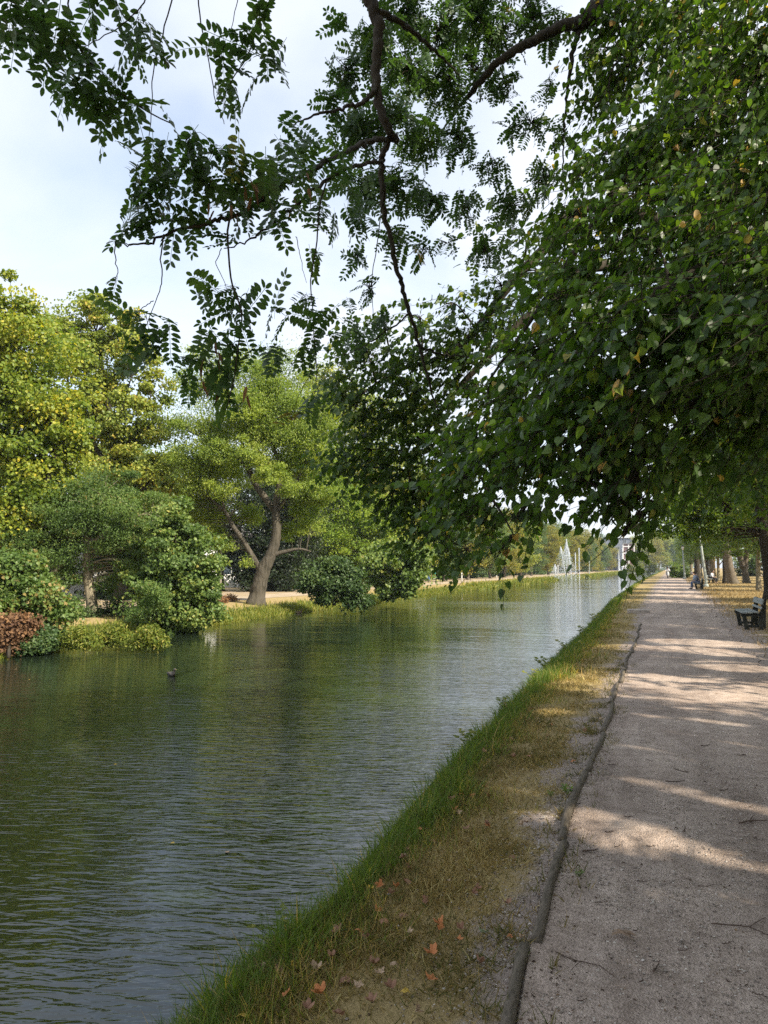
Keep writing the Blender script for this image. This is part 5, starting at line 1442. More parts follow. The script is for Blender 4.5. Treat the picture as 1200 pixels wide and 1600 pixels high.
def person(label, loc, rz, pose, shirt, trousers, hair, cap=None, group=None):
    """figure faces local -Y; pose gives joint positions"""
    root = thing('person', label, 'person', loc, rz, group)
    J = pose
    pts, ed, rd = [], [], []

    def v(p, r, to=None):
        pts.append(np.array(p, dtype=float)); rd.append(r)
        if to is not None: ed.append((to, len(pts) - 1))
        return len(pts) - 1
    pel = v(J['pelvis'], .115); wai = v(J['waist'], .105, pel); che = v(J['chest'], .125, wai); nk = v(J['neck'], .052, che)
    hd = np.array(J['head']); up_ = unit(hd - np.array(J['neck'])); fw = np.array(J.get('face', (0, -1, 0)), dtype=float)
    j1 = v(hd - up_ * .05 + fw * .02, .068, nk); h2 = v(hd + up_ * .03, .090, j1); v(hd + up_ * .10, .06, h2)
    ns = v(hd + fw * .098 - up_ * .005, .014, h2); v(hd + fw * .088 - up_ * .045, .018, ns)
    for s in (-1, 1):
        sd_ = np.cross(fw, up_) * s
        v(hd + sd_ * .092, .018, h2)
    for s, k in ((-1, 'L'), (1, 'R')):
        sh = v(J['sh' + k], .062, che); el = v(J['el' + k], .042, sh); wr = v(J['wr' + k], .028, el); ha = v(J['ha' + k], .032, wr)
        hv = unit(np.array(J['ha' + k]) - np.array(J['wr' + k])); lat = unit(np.cross(hv, np.array([.3, .2, 1.0])))
        for q, ln in zip((-.024, -.008, .008, .024), (.052, .064, .060, .046)):
            f1 = v(np.array(J['ha' + k]) + lat * q + hv * (.03 + ln * .5), .0085, ha); v(pts[f1] + hv * ln * .6 + np.array([0, 0, -.012]), .0075, f1)
        t1 = v(np.array(J['wr' + k]) + lat * s * .034 + hv * .03, .0095, wr); v(pts[t1] + hv * .035 + lat * s * .008, .008, t1)
        hp = v(J['hp' + k], .085, pel); kn = v(J['kn' + k], .058, hp); an = v(J['an' + k], .038, kn); v(J['to' + k], .034, an)
    skin_mesh('body', pts, ed, rd, SKIN, root)
    P_ = {k: np.array(q, dtype=float) for k, q in J.items()}
    # shirt
    sp = [P_['pelvis'] + (0, 0, .05), P_['waist'], P_['chest'], P_['chest'] * .45 + P_['neck'] * .55]; se = [(0, 1), (1, 2), (2, 3)]; sr = [.135, .132, .148, .075]
    for k in 'LR':
        sp += [P_['sh' + k], P_['el' + k] * .98 + P_['sh' + k] * .02, P_['wr' + k] * .72 + P_['el' + k] * .28]; n_ = len(sp)
        se += [(2, n_ - 3), (n_ - 3, n_ - 2), (n_ - 2, n_ - 1)]; sr += [.078, .056, .044]
    skin_mesh('shirt', sp, se, sr, shirt, root)
    tp = [P_['pelvis'] + (0, 0, .03)]; te = []; trr = [.138]
    for k in 'LR':
        tp += [P_['hp' + k], P_['kn' + k], P_['an' + k] * .94 + P_['kn' + k] * .06]; n_ = len(tp)
        te += [(0, n_ - 3), (n_ - 3, n_ - 2), (n_ - 2, n_ - 1)]; trr += [.100, .073, .056]
    skin_mesh('trousers', tp, te, trr, trousers, root)
    for k in 'LR':
        d_ = unit(P_['to' + k] - P_['an' + k])
        skin_mesh('shoe', [P_['an' + k] + (0, 0, -.02) - d_ * .02, P_['an' + k] * .5 + P_['to' + k] * .5 + (0, 0, -.012), P_['to' + k] + d_ * .02], [(0, 1), (1, 2)], [.046, .046, .036], SHOE, root)
    skin_mesh('hair', [hd + up_ * .045 - fw * .045, hd + up_ * .085 - fw * .005, hd + up_ * .02 - fw * .06], [(0, 1), (0, 2)], [.085, .078, .075], hair, root)
    if cap is not None:
        c_ = skin_mesh('cap', [hd + up_ * .10, hd + up_ * .075 + fw * .06, hd + up_ * .06 + fw * .13], [(0, 1), (1, 2)], [(.095, .07), (.08, .035), (.07, .012)], cap, root)
    return root


SHOE = plain('shoe_leather', (.05, .045, .045), (.02, .02, .02), .6, 20)
WHITE_CLOTH = plain('white_cloth', (.75, .75, .76), (.62, .63, .66), .9, 14)
GREY_CLOTH = plain('blue_grey_cloth', (.15, .17, .23), (.10, .12, .17), .9, 14)
PALEBLUE = plain('pale_blue_cloth', (.42, .52, .66), (.33, .42, .56), .9, 14)
DENIM = plain('denim', (.08, .16, .32), (.05, .10, .22), .9, 18)
DARK_CLOTH = plain('dark_cloth', (.03, .03, .035), (.018, .018, .022), .9, 18)
HAIR_W = plain('white_hair', (.80, .76, .70), (.65, .60, .55), .8, 30)
HAIR_D = plain('dark_hair', (.05, .035, .025), (.03, .02, .015), .7, 30)
RED_CLOTH = plain('red_cloth', (.45, .06, .04), (.33, .04, .03), .9, 18)


def sit(leanf=.05, turn=0.0, spread=.10):
    """sitting on a seat 0.45 m high, facing -Y, origin on the ground below the pelvis"""
    p = {'pelvis': (0, 0, .55), 'waist': (0, -leanf * .4, .70), 'chest': (0, -leanf, .90), 'neck': (turn * .01, -leanf * 1.4, 1.07), 'head': (turn * .02, -leanf * 1.9 - .02, 1.20)}
    for s, k in ((-1, 'L'), (1, 'R')):
        p['sh' + k] = (s * .18, -leanf * 1.05, .99); p['el' + k] = (s * .24, -leanf - .10, .74); p['wr' + k] = (s * .15, -.33, .64); p['ha' + k] = (s * .13, -.40, .625)
        p['hp' + k] = (s * .10, -.03, .53); p['kn' + k] = (s * (spread + .03), -.47, .53); p['an' + k] = (s * (spread + .04), -.46, .10); p['to' + k] = (s * (spread + .06), -.62, .045)
    return p


# two people on the far bench look across the canal (towards -X)
bx, by = bench2.location[0], bench2.location[1]
zz0 = bench2.location[2]
person('seated person in blue grey with a red cap, nearer of the pair on the bench', (bx + .02, by - .36, zz0 - .005), -math.pi / 2, sit(.14, 0), GREY_CLOTH, GREY_CLOTH, HAIR_D, RED_CLOTH)
person('seated white haired person in pale blue shirt and jeans, sharing the bench', (bx - .02, by + .42, zz0 - .005), -math.pi / 2, sit(.22, 0), PALEBLUE, DENIM, HAIR_W)
person('person in a white top and dark trousers sitting behind the grey lamp post', (bench3.location[0], bench3.location[1], bench3.location[2] - .005), 2.6 - math.pi / 2, sit(.10, 0), WHITE_CLOTH, DARK_CLOTH, HAIR_D)

# ------------------------------------------------------------------ motor scooter far down the path
PAINT_W = plain('white_scooter_paint', (.78, .78, .76), (.70, .70, .69), .3, 12, spec=.6)
RUBBER = plain('rubber', (.02, .02, .02), (.012, .012, .012), .8, 20)
CHROME = plain('steel', (.55, .56, .57), (.45, .46, .47), .3, 12, metal=.9)
LENS = plain('headlamp_glass', (.85, .85, .82), (.8, .8, .78), .1, 12, spec=.8)


def scooter(loc, rz):
    """faces local -Y"""
    root = thing('motor_scooter', 'small white scooter coming towards the camera far down the path', 'scooter', loc, rz)
    for y in (-.62, .58):
        m = MB(); a = np.linspace(0, 2 * math.pi, 25)
        tube(m, np.stack([0 * a, y + .2 * np.cos(a), .25 + .2 * np.sin(a)], 1), .055, 8, cap=False)
        w = m.build('wheel', RUBBER, root, smooth=True)
        m = MB(); tube(m, [(-.04, y, .25), (.04, y, .25)], .13, 14); m.build('rim', CHROME, w)
    skin_mesh('body', [(0, -.50, .90), (0, -.46, .62), (0, -.38, .34), (0, .0, .27), (0, .35, .42), (0, .72, .62)], [(0, 1), (1, 2), (2, 3), (3, 4), (4, 5)], [(.12, .07), (.21, .08), (.17, .06), (.17, .05), (.17, .14), (.11, .08)], PAINT_W, root)
    skin_mesh('front_mudguard', [(0, -.84, .40), (0, -.64, .50), (0, -.46, .44)], [(0, 1), (1, 2)], [(.05, .02), (.08, .025), (.08, .02)], PAINT_W, root)
    skin_mesh('saddle', [(0, .12, .74), (0, .45, .78), (0, .72, .80)], [(0, 1), (1, 2)], [(.10, .05), (.14, .06), (.11, .05)], DARK_CLOTH, root)
    m = MB(); tube(m, spline([(-.34, -.36, 1.0), (-.15, -.44, 1.03), (.15, -.44, 1.03), (.34, -.36, 1.0)], 16), .018, 8)
    m.build('handlebar', RUBBER, root, smooth=True)
    m = MB(); tube(m, [(0, -.50, .98), (0, -.56, .97)], [.085, .075], 14); m.build('headlight', LENS, root, smooth=True)
    for s in (-1, 1):
        m = MB(); tube(m, [(s * .26, -.42, 1.03), (s * .34, -.42, 1.20)], .008, 6); tube(m, [(s * .34, -.41, 1.22), (s * .34, -.43, 1.22)], .055, 10)
        m.build('mirror', RUBBER, root)
    return root


g = G(1043.5, 903.5, 0.0)
scooter((g[0], g[1], .01), .05)
rid = sit(.12, 0, .12)
for k, q_ in list(rid.items()): rid[k] = (q_[0], q_[1] + .30, q_[2] + .33)
for s, k in ((-1, 'L'), (1, 'R')):
    rid['kn' + k] = (s * .2, -.10, .74); rid['an' + k] = (s * .17, -.02, .40); rid['to' + k] = (s * .18, -.2, .34)
    rid['el' + k] = (s * .30, -.02, 1.05); rid['wr' + k] = (s * .31, -.27, 1.03); rid['ha' + k] = (s * .31, -.35, 1.02)
person('rider in a white top sitting on the white scooter', (g[0], g[1], .01), .05, rid, WHITE_CLOTH, DARK_CLOTH, HAIR_D)


def walk(st=.22):
    p = {'pelvis': (0, 0, .95), 'waist': (0, -.01, 1.10), 'chest': (0, -.02, 1.30), 'neck': (0, -.03, 1.50), 'head': (0, -.05, 1.64)}
    for s, k in ((-1, 'L'), (1, 'R')):
        p['sh' + k] = (s * .19, -.02, 1.42); p['el' + k] = (s * .25, s * .10, 1.14); p['wr' + k] = (s * .26, s * .16 - .08, .92); p['ha' + k] = (s * .26, s * .18 - .11, .84)
        p['hp' + k] = (s * .10, 0, .92); p['kn' + k] = (s * .11, -s * st * .6 - .06, .50); p['an' + k] = (s * .11, -s * st, .09 + .03 * (s < 0)); p['to' + k] = (s * .13, -s * st - .16, .04)
    return p


for px, py, sh_, tr_, hr_, lab in ((1046.5, 897.2, PALEBLUE, DENIM, HAIR_D, 'walker in a pale blue shirt on the path just behind the scooter'), (1050.6, 896.6, GREY_CLOTH, DARK_CLOTH, HAIR_W, 'walker in dark clothes on the path, right of the pale blue walker')):
    g = G(px, py, 0.0)
    person(lab, (g[0], g[1], .012), .1, walk(.2), sh_, tr_, hr_)

# ------------------------------------------------------------------ lamp posts, bins, posts
POLE = plain('pale_pole_paint', (.34, .38, .35), (.25, .28, .26), .6, 6)
POLE_D = plain('dark_pole_paint', (.05, .05, .045), (.03, .03, .03), .6, 6)
GLASSY = plain('lamp_glass', (.72, .72, .68), (.6, .6, .58), .35, 12)
YELLOW = plain('yellow_sign', (.65, .55, .18), (.55, .45, .14), .5, 12)


def lamp_post(label, loc, h, r, mat, lean=0.0, name='street_lamp', low=None):
    root = thing(name, label, 'lamp post', loc)
    m = MB(); tube(m, [(0, 0, -.05), (0, 0, .5), (lean * .5, 0, h * .5), (lean, 0, h)], [r * 1.15, r, r * .85, r * .62], 12, cap=True); m.build('pole', mat, root, smooth=True)
    m = MB(); tube(m, [(0, 0, -.02), (0, 0, .22), (0, 0, .26)], [r * 1.7, r * 1.6, r * 1.1], 12); m.build('base', low or mat, root, smooth=True)
    m = MB(); tube(m, [(lean, 0, h - .02), (lean, 0, h + .06), (lean, 0, h + .42), (lean, 0, h + .46)], [.06, .13, .19, .18], 14); m.build('lantern', GLASSY, root, smooth=True)
    m = MB(); tube(m, [(lean, 0, h + .46), (lean, 0, h + .52), (lean, 0, h + .62)], [.25, .23, .05], 14); m.build('hood', POLE_D, root, smooth=True)
    return root


g = G(1103.5, 918, 0.0)
lamp_post('grey green lamp post leaning slightly left, right of the bench with two people', (g[0], g[1], gz(g[0], g[1])), 5.4, .115, POLE, -.46)
g = G(1070, 905, 0.0)
lamp_post('distant lamp post with a pale shaft and dark foot, left of the seated pair', (g[0], g[1], gz(g[0], g[1])), 4.0, .13, POLE, -.15)
g = G(1063.3, 902, 0.0)
root = thing('sign_post', 'dark post with a small pale yellow plate on top, left of the far lamp post', 'post', (g[0], g[1], 0))
m = MB(); tube(m, [(0, 0, -.1), (0, 0, 1.9)], [.07, .06], 10); m.build('post', POLE_D, root, smooth=True)
m = MB(); box(m, (0, -.07, 1.68), (.26, .04, .44), bev=.01); m.build('sign_plate', YELLOW, root)

# far bank: lamp with a brown lantern
RUST = plain('rusty_brown_metal', (.20, .11, .075), (.12, .065, .045), .7, 10)
g = base_at(344, 940)
root = thing('street_lamp', 'pale lamp post with a rust brown lantern, left of the big leaning trunk', 'lamp post', g)
hl = 2.5
m = MB(); tube(m, [(0, 0, -.05), (0, 0, 1.2), (0, 0, hl)], [.07, .055, .045], 10); m.build('pole', plain('lamp_pole', (.36, .33, .27), (.25, .22, .18), .6, 6), root, smooth=True)
m = MB(); tube(m, [(0, 0, hl - .02), (0, 0, hl + .06), (0, 0, hl + .22), (0, 0, hl + .24)], [.05, .085, .13, .12], 8); m.build('lantern', RUST, root)
m = MB(); tube(m, [(0, 0, hl + .24), (0, 0, hl + .27), (0, 0, hl + .31)], [.15, .13, .03], 8); m.build('hood', RUST, root)

for px, py, h, lab in ((721.5, 909, 1.0, 'white post on the far bank path, right of the turquoise board'), (776, 905, 1.0, 'white post on the far bank path, partly behind the hanging linden leaves'), (868, 899, 2.1, 'tall white post left of the fountain, left one of a close pair'), (872, 899, 2.1, 'tall white post left of the fountain, right one of a close pair')):
    g = G(px, py, 0.0); g[2] = gz(g[0], g[1])
    root = thing('bollard', lab, 'post', g, 0, 'white posts along the far bank path')
    m = MB(); tube(m, [(0, 0, -.05), (0, 0, h - .04), (0, 0, h)], [.075, .07, .045], 10); m.build('shaft', PAINT_W, root, smooth=True)
    m = MB(); tube(m, [(0, 0, 0), (0, 0, .08)], [.11, .10], 10); m.build('base', CONC, root, smooth=True)
g = G(669, 911, 0.0); g[2] = gz(g[0], g[1])
BLUE = plain('blue_bin_paint', (.04, .09, .24), (.03, .07, .19), .5, 8); TURQ = plain('turquoise_paint', (.03, .33, .30), (.025, .27, .25), .5, 8)
root = thing('litter_bin', 'dark blue round litter bin on the far bank, left of the turquoise board', 'bin', g)
m = MB(); tube(m, [(0, 0, .25), (0, 0, .32), (0, 0, .78), (0, 0, .80)], [.17, .21, .23, .19], 16); m.build('bucket', BLUE, root, smooth=True)
m = MB(); tube(m, [(.0, 0, -.05), (0, 0, .27)], .035, 8); m.build('post', POLE_D, root)
g = G(678, 911, 0.0); g[2] = gz(g[0], g[1])
root = thing('notice_board', 'turquoise and white board on a wooden post on the far bank, beside the blue bin', 'sign', g)
m = MB(); tube(m, [(-.24, 0, -.05), (-.24, 0, 1.05)], .05, 8); m.build('post', BARK_ORANGE, root)
m = MB(); box(m, (.02, -.03, .78), (.34, .05, .55), bev=.01); m.build('panel', TURQ, root)
m = MB(); box(m, (.08, -.058, .58), (.2, .02, .3), bev=.004); m.build('notice', PAINT_W, root)
g = G(921, 896.8, 0.0); g[2] = 0
lamp_post('small lamp post at the point of the far bank right of the first fountain', (g[0], g[1], 0), 3.6, .10, POLE, 0)

# ------------------------------------------------------------------ buildings
WALLW = plain('white_render', (.80, .80, .80), (.70, .71, .72), .9, 1.2)
ROOFG = plain('grey_roof', (.16, .15, .15), (.11, .10, .10), .8, 2)
GLASSW = plain('window_glass', (.06, .08, .10), (.03, .045, .06), .08, 2, spec=.8)
FRAMEW = plain('window_frame', (.70, .70, .68), (.6, .6, .58), .5, 4)


def house(name, label, c, size, rz, win, floors, roof_h, wallm, group=None, flat=False):
    """a rendered building; local -Y... front faces +X"""
    root = thing(name, label, 'building', c, rz, group)
    L, W, H = size      # along Y, along X, height
    m = MB(); box(m, (0, 0, H / 2), (W, L, H)); m.build('wall', wallm, root)
    m = MB()
    if flat:
        box(m, (0, 0, H + .18), (W + .7, L + .7, .36), bev=.04)
    else:
        o_ = .5
        V = np.array([(-W / 2 - o_, -L / 2 - o_, H), (W / 2 + o_, -L / 2 - o_, H), (W / 2 + o_, L / 2 + o_, H), (-W / 2 - o_, L / 2 + o_, H), (0, -L / 2 - o_, H + roof_h), (0, L / 2 + o_, H + roof_h)])
        m.add(V, [np.array([(0, 4, 5, 3), (1, 2, 5, 4), (0, 3, 2, 1)]), np.array([(0, 1, 4), (2, 3, 5)])])
    m.build('roof', ROOFG, root)
    fh = H / floors
    for f in range(floors):
        for k in range(win):
            y = -L / 2 + (k + .5) * L / win
            z = fh * f + fh * .52
            w_, h_ = min(1.3, L / win * .5), fh * .5
            m = MB()
            box(m, (W / 2 + .02, y, z + h_ / 2 + .04), (.08, w_ + .16, .08)); box(m, (W / 2 + .02, y, z - h_ / 2 - .04), (.14, w_ + .22, .08))
            for s in (-1, 0, 1): box(m, (W / 2 + .022, y + s * (w_ / 2 + (.04 if s else 0)), z), (.07, .07, h_ - .005))
            fr = m.build('window', FRAMEW, root)
            m = MB(); box(m, (W / 2 + .006, y, z), (.02, w_, h_)); m.build('pane', GLASSW, fr)
    return root


house('white_house', 'low white building glimpsed through the leaves behind the pale brown trunk', (-37.0, 28.5, 0), (15, 8, 4.3), math.radians(-35), 5, 1, 1.6, WALLW)
house('white_house', 'white building showing in small gaps right of the leaning trunk', (-38.0, 50, 0), (12, 7, 4.0), math.radians(-32), 4, 1, 1.5, WALLW)
g = P(978, 886, 372)
house('flat_roofed_building', 'bluish grey flat roofed building of several storeys at the far head of the canal', (g[0], g[1], 0), (22, 12, 15.5), -math.pi / 2, 7, 5, 0, plain('blue_grey_facade', (.24, .27, .33), (.18, .21, .27), .8, .4), flat=True)
g = P(985, 886, 366)
root = thing('stair_tower', 'white framed glazed stair tower with a reddish panel, in front of the flat roofed building', 'building', (g[0] + .5, 364, 0))
m = MB(); box(m, (0, 0, 6.0), (5.2, 3, 12)); m.build('wall', plain('reddish_panel', (.20, .12, .115), (.15, .09, .09), .8, .5), root)
m = MB()
for x in (-2.4, 0, 2.4): box(m, (x, -1.6, 6.0), (.4, .2, 12.02))
for z in (2, 5, 8, 11): box(m, (0, -1.62, z), (5.1, .2, .4))
m.build('frame', WALLW, root)
m = MB(); box(m, (0, 0, 12.2), (5.8, 3.6, .4), bev=.05); m.build('roof', ROOFG, root)

# ------------------------------------------------------------------ fountains
SPRAY, nt, o = new_mat('falling_water')
b = nt.nodes.new('ShaderNodeBsdfPrincipled'); b.inputs['Base Color'].default_value = (.86, .90, .95, 1); b.inputs['Roughness'].default_value = .25
t_ = nt.nodes.new('ShaderNodeBsdfTranslucent'); t_.inputs['Color'].default_value = (.86, .90, .95, 1)
ms = nt.nodes.new('ShaderNodeMixShader'); ms.inputs[0].default_value = .45
nt.links.new(b.outputs[0], ms.inputs[1]); nt.links.new(t_.outputs[0], ms.inputs[2]); nt.links.new(ms.outputs[0], o.inputs['Surface'])
DROP_V = np.array([(0, 0, 1), (.3, 0, 0), (-.15, .26, 0), (-.15, -.26, 0), (0, 0, -1.0)]) 
DROP_F = [np.array([(0, 1, 2), (0, 2, 3), (0, 3, 1), (4, 2, 1), (4, 3, 2), (4, 1, 3)])]


def jet(parent, x, h, spread, n, size, fall=True, tilt=0.0):
    """rising column of drops and the veil that falls back round it (local to the nozzle)"""
    m = MB()
    u = RNG.uniform(0, 1, n) ** .8
    up_ = RNG.uniform(0, 1, n) < (.45 if fall else .9)
    z = np.where(up_, u * h, h * (1 - RNG.uniform(0, 1, n) ** 1.1 * 1.0))
    rad = np.where(up_, .03 + .05 * z / h, .06 + spread * np.maximum(0, 1 - z / h) ** 1.35 * RNG.uniform(.3, 1.15, n))
    a = RNG.uniform(0, 2 * math.pi, n)
    X = x + rad * np.cos(a) + tilt * z; Y = rad * np.sin(a)
    T = np.tile([0, 1.0, 0], (n, 1)); T = np.stack([RNG.normal(0, .1, n), RNG.normal(0, .1, n), np.ones(n)], 1)
    S = size * RNG.uniform(.5, 1.4, n)
    Vd = DROP_V[:, [0, 2, 1]]
    place(m, np.stack([X, Y, np.maximum(z, .02)], 1), T, rand_dirs(n), S, Vd, DROP_F, .5)
    return m.build('water_jet', SPRAY, parent)


g = G(889, 907, WATER_Z)
rt = thing('fountain', 'nearer fountain with one tall feathery plume and thin jets beside it', 'fountain', g, PSI)
jet(rt, -.3, 6.6, 2.0, 7500, .05); jet(rt, -.4, 5.4, 3.6, 6000, .036, True, -.16); jet(rt, 1.1, 4.4, .25, 1000, .06, False); jet(rt, 1.7, 5.2, .3, 1100, .06, False); jet(rt, -2.2, 2.6, 1.6, 3000, .042); jet(rt, .5, 5.2, .4, 1000, .06, False, -.1)
m = MB(); tube(m, [(0, 0, -.5), (0, 0, .05)], .1, 8); m.build('nozzle', CHROME, rt)
g = G(977, 893.9, WATER_Z)
rt = thing('fountain', 'more distant fountain of three upright white jets in front of the flat roofed building', 'fountain', g, PSI)
for x, h in ((-2.6, 9.4), (-1.1, 10.2), (.4, 8.6)): jet(rt, x, h, .55, 2600, .13, True)
m = MB(); tube(m, [(0, 0, -.5), (0, 0, .05)], .1, 8); m.build('nozzle', CHROME, rt)

# ------------------------------------------------------------------ ducks
DUCKB, nt, o = new_mat('duck_feathers_dark')
DUCK_DARK = plain('dark_duck_feathers', (.085, .075, .065), (.03, .028, .026), .7, 30)
DUCK_PALE = plain('pale_duck_feathers', (.55, .45, .36), (.34, .26, .20), .7, 24)
DUCK_BROWN = plain('brown_duck_feathers', (.22, .15, .10), (.11, .075, .05), .7, 24)
BILL = plain('duck_bill', (.36, .27, .08), (.25, .18, .05), .5, 20)
bpy.data.materials.remove(DUCKB)


def duck(label, px, py, mat, rz, s=1.0):
    g = G(px, py, WATER_Z)
    root = thing('duck', label, 'duck', (g[0], g[1], WATER_Z), rz)
    root.scale = (s, s, s)
    skin_mesh('body', [(0, 0, .05), (0, -.12, .05), (0, -.17, .10), (0, -.19, .19), (0, -.215, .235), (0, -.25, .232), (0, .13, .065), (0, .21, .10)],
              [(0, 1), (1, 2), (2, 3), (3, 4), (4, 5), (0, 6), (6, 7)], [(.095, .08), (.085, .075), .05, .034, .042, .028, (.075, .055), (.025, .014)], mat, root, 2)
    skin_mesh('bill', [(0, -.265, .225), (0, -.315, .215)], [(0, 1)], [(.016, .01), (.018, .006)], BILL, root)
    for k in (-1, 1):
        skin_mesh('wing', [(k * .075, -.08, .085), (k * .085, .04, .085), (k * .04, .17, .10)], [(0, 1), (1, 2)], [(.018, .04), (.018, .042), (.01, .015)], mat, root)
    return root


duck('dark duck swimming in open water in the left foreground of the canal', 267, 1056, DUCK_DARK, 1.2, .62)
duck('pale duck close to the far bank under the layered bright green shrub', 296, 988, DUCK_PALE, 1.9, .8)
duck('brown duck by the far bank below the thick leaning trunk', 466, 958.5, DUCK_BROWN, 2.2, .8)

# ------------------------------------------------------------------ fallen leaves, twigs, sprigs


def maple_leaf(seed, curl):
    r_ = np.random.default_rng(seed)
    k = 15; V = [(0, .25, 0)]
    for i in range(k):
        a = -math.pi / 2 + 2 * math.pi * i / k
        rad_ = (.52 if i % 3 == 0 else .38 if i % 3 == 1 else .45) * r_.uniform(.8, 1.15)
        if i == 0: rad_ = .22
        x, y = rad_ * math.cos(a), .25 + rad_ * math.sin(a) * 1.05
        V.append((x, y, curl * (x * x * 1.6 + (y - .3) ** 2 * 1.1) + r_.normal(0, .035)))
    return np.array(V), np.array([(0, i + 1, (i + 1) % k + 1) for i in range(k)])


LEAFM = {}
for nm, c1, c2 in (('orange', (.52, .21, .07), (.38, .14, .05)), ('brown', (.32, .17, .10), (.20, .105, .065)), ('pale', (.50, .36, .24), (.36, .24, .15)), ('yellow', (.58, .40, .06), (.45, .30, .05)), ('green', (.30, .36, .22), (.22, .28, .15))):
    LEAFM[nm] = plain('fallen_leaf_' + nm, c1, c2, .75, 30)
FL = [(675, 1494, 'orange', 1.0, 'bright orange curled leaf in the grass left of the bare earth'), (380, 1587, 'yellow', .85, 'mustard yellow leaf at the bottom edge in the green bank grass'), (500, 1558, 'orange', 1.0, 'orange maple leaf at the bottom left of the verge'), (757, 1461, 'green', .8, 'pale grey green leaf lying on the bare earth'),
      (407, 1512, 'pale', .65, 'cream coloured upright leaf at the edge of the green grass'), (436, 1514, 'brown', .75, 'dull brown leaf in the grass right of the cream leaf'), (455, 1514, 'yellow', .55, 'small amber leaf beside the dull brown one'), (592, 1524, 'pale', .85, 'pale tan leaf on the verge below the bright orange one'), (595, 1388, 'orange', .8, 'rust orange leaf in the group at the middle of the verge'), (550, 1386, 'yellow', .9, 'forked yellow brown leaf at the edge of the green grass'),
      (620, 1390, 'orange', .7, 0), (635, 1382, 'brown', .8, 0), (578, 1393, 'yellow', .6, 0), (640, 1355, 'brown', .7, 0), (610, 1400, 'brown', .7, 0), (725, 1262, 'brown', .8, 0), (712, 1268, 'orange', .7, 0), (635, 1327, 'brown', .8, 0), (630, 1345, 'brown', .7, 0), (757, 1232, 'orange', .7, 0), (705, 1205, 'brown', .7, 0), (712, 1208, 'orange', .6, 0),
      (690, 1455, 'orange', .6, 0), (717, 1472, 'orange', .65, 0), (720, 1455, 'brown', .7, 0), (630, 1432, 'brown', .8, 0), (668, 1410, 'brown', .7, 0), (640, 1460, 'pale', .6, 0), (585, 1510, 'brown', .8, 0), (540, 1532, 'brown', .9, 0), (610, 1548, 'brown', .8, 0), (560, 1545, 'pale', .7, 0), (480, 1580, 'brown', .8, 0), (632, 1550, 'yellow', .6, 0), (650, 1585, 'pale', .7, 0), (530, 1590, 'brown', .9, 0), (580, 1570, 'brown', .8, 0), (798, 1465, 'orange', .6, 0), (815, 1470, 'pale', .5, 0), (690, 1180, 'brown', .6, 0), (760, 1290, 'brown', .7, 0), (800, 1340, 'brown', .6, 0), (740, 1400, 'brown', .6, 0), (700, 1380, 'pale', .5, 0), (655, 1300, 'orange', .6, 0), (600, 1440, 'brown', .8, 0), (520, 1500, 'brown', .7, 0), (780, 1200, 'brown', .6, 0), (830, 1110, 'brown', .7, 0), (850, 1070, 'orange', .6, 0)]
rl = random.Random(12)
for k_ in range(46):
    y_ = 1.25 + 7.5 * rl.random() ** 1.4; x_ = float(crestX(y_)) + .15 + (float(logX(y_)) - float(crestX(y_)) - .2) * rl.random()
    d_ = np.array([x_, y_, 0.0]) - CAM; dp_ = float(np.dot(d_, FWD))
    FL.append((600 + F * float(np.dot(d_, RGT)) / dp_, 800 - F * float(np.dot(d_, UPV)) / dp_, rl.choice(['brown', 'brown', 'brown', 'orange', 'pale']), rl.uniform(.55, .95), 0))
GRP = {'orange': ('small rust orange leaf scattered on the trampled verge', 'rust orange leaves on the verge'), 'brown': ('crumpled dark brown leaf scattered on the trampled verge', 'dark brown leaves on the verge'), 'pale': ('small faded tan leaf scattered on the trampled verge', 'faded tan leaves on the verge'), 'yellow': ('small yellow leaf scattered on the trampled verge', 'yellow leaves on the verge')}
shapes = [maple_leaf(i, c_) for i, c_ in enumerate((1.1, -.7, 1.6, .6))]
for i, (px, py, cm, s, lab) in enumerate(FL):
    g = G(px, py, -.02)
    for _ in range(3): g = G(px, py, gz(g[0], g[1]) + .02)
    V_, F_ = shapes[i % 4]
    rr_ = np.random.default_rng(i)
    Rm = rotz(rr_.uniform(0, 6.28)) @ rotx(rr_.normal(0, .3)) @ roty(rr_.normal(0, .3))
    if lab and 'upright' in lab: Rm = rotx(1.2) @ Rm
    m = MB(); m.add((V_ - (0, .25, 0)) * (.062 * s) @ Rm.T, F_)
    tube(m, ((np.array([(0, -.30, 0), (0, -.02, .02), (.03, .22, .05)])) * (.062 * s)) @ Rm.T + (0, 0, .001), [.0012, .001, .0008], 4)
    o_ = m.build('fallen_leaf', LEAFM[cm]); o_.location = (g[0], g[1], g[2] + .012)
    if lab: tag(o_, lab, 'leaf', 'fallen leaves with a look of their own')
    else: tag(o_, GRP[cm][0], 'leaf', GRP[cm][1])

TWIGM = plain('dry_twig', (.13, .085, .06), (.07, .05, .04), .9, 30)
TWIGP = plain('pale_dry_twig', (.34, .24, .16), (.22, .15, .10), .9, 30)


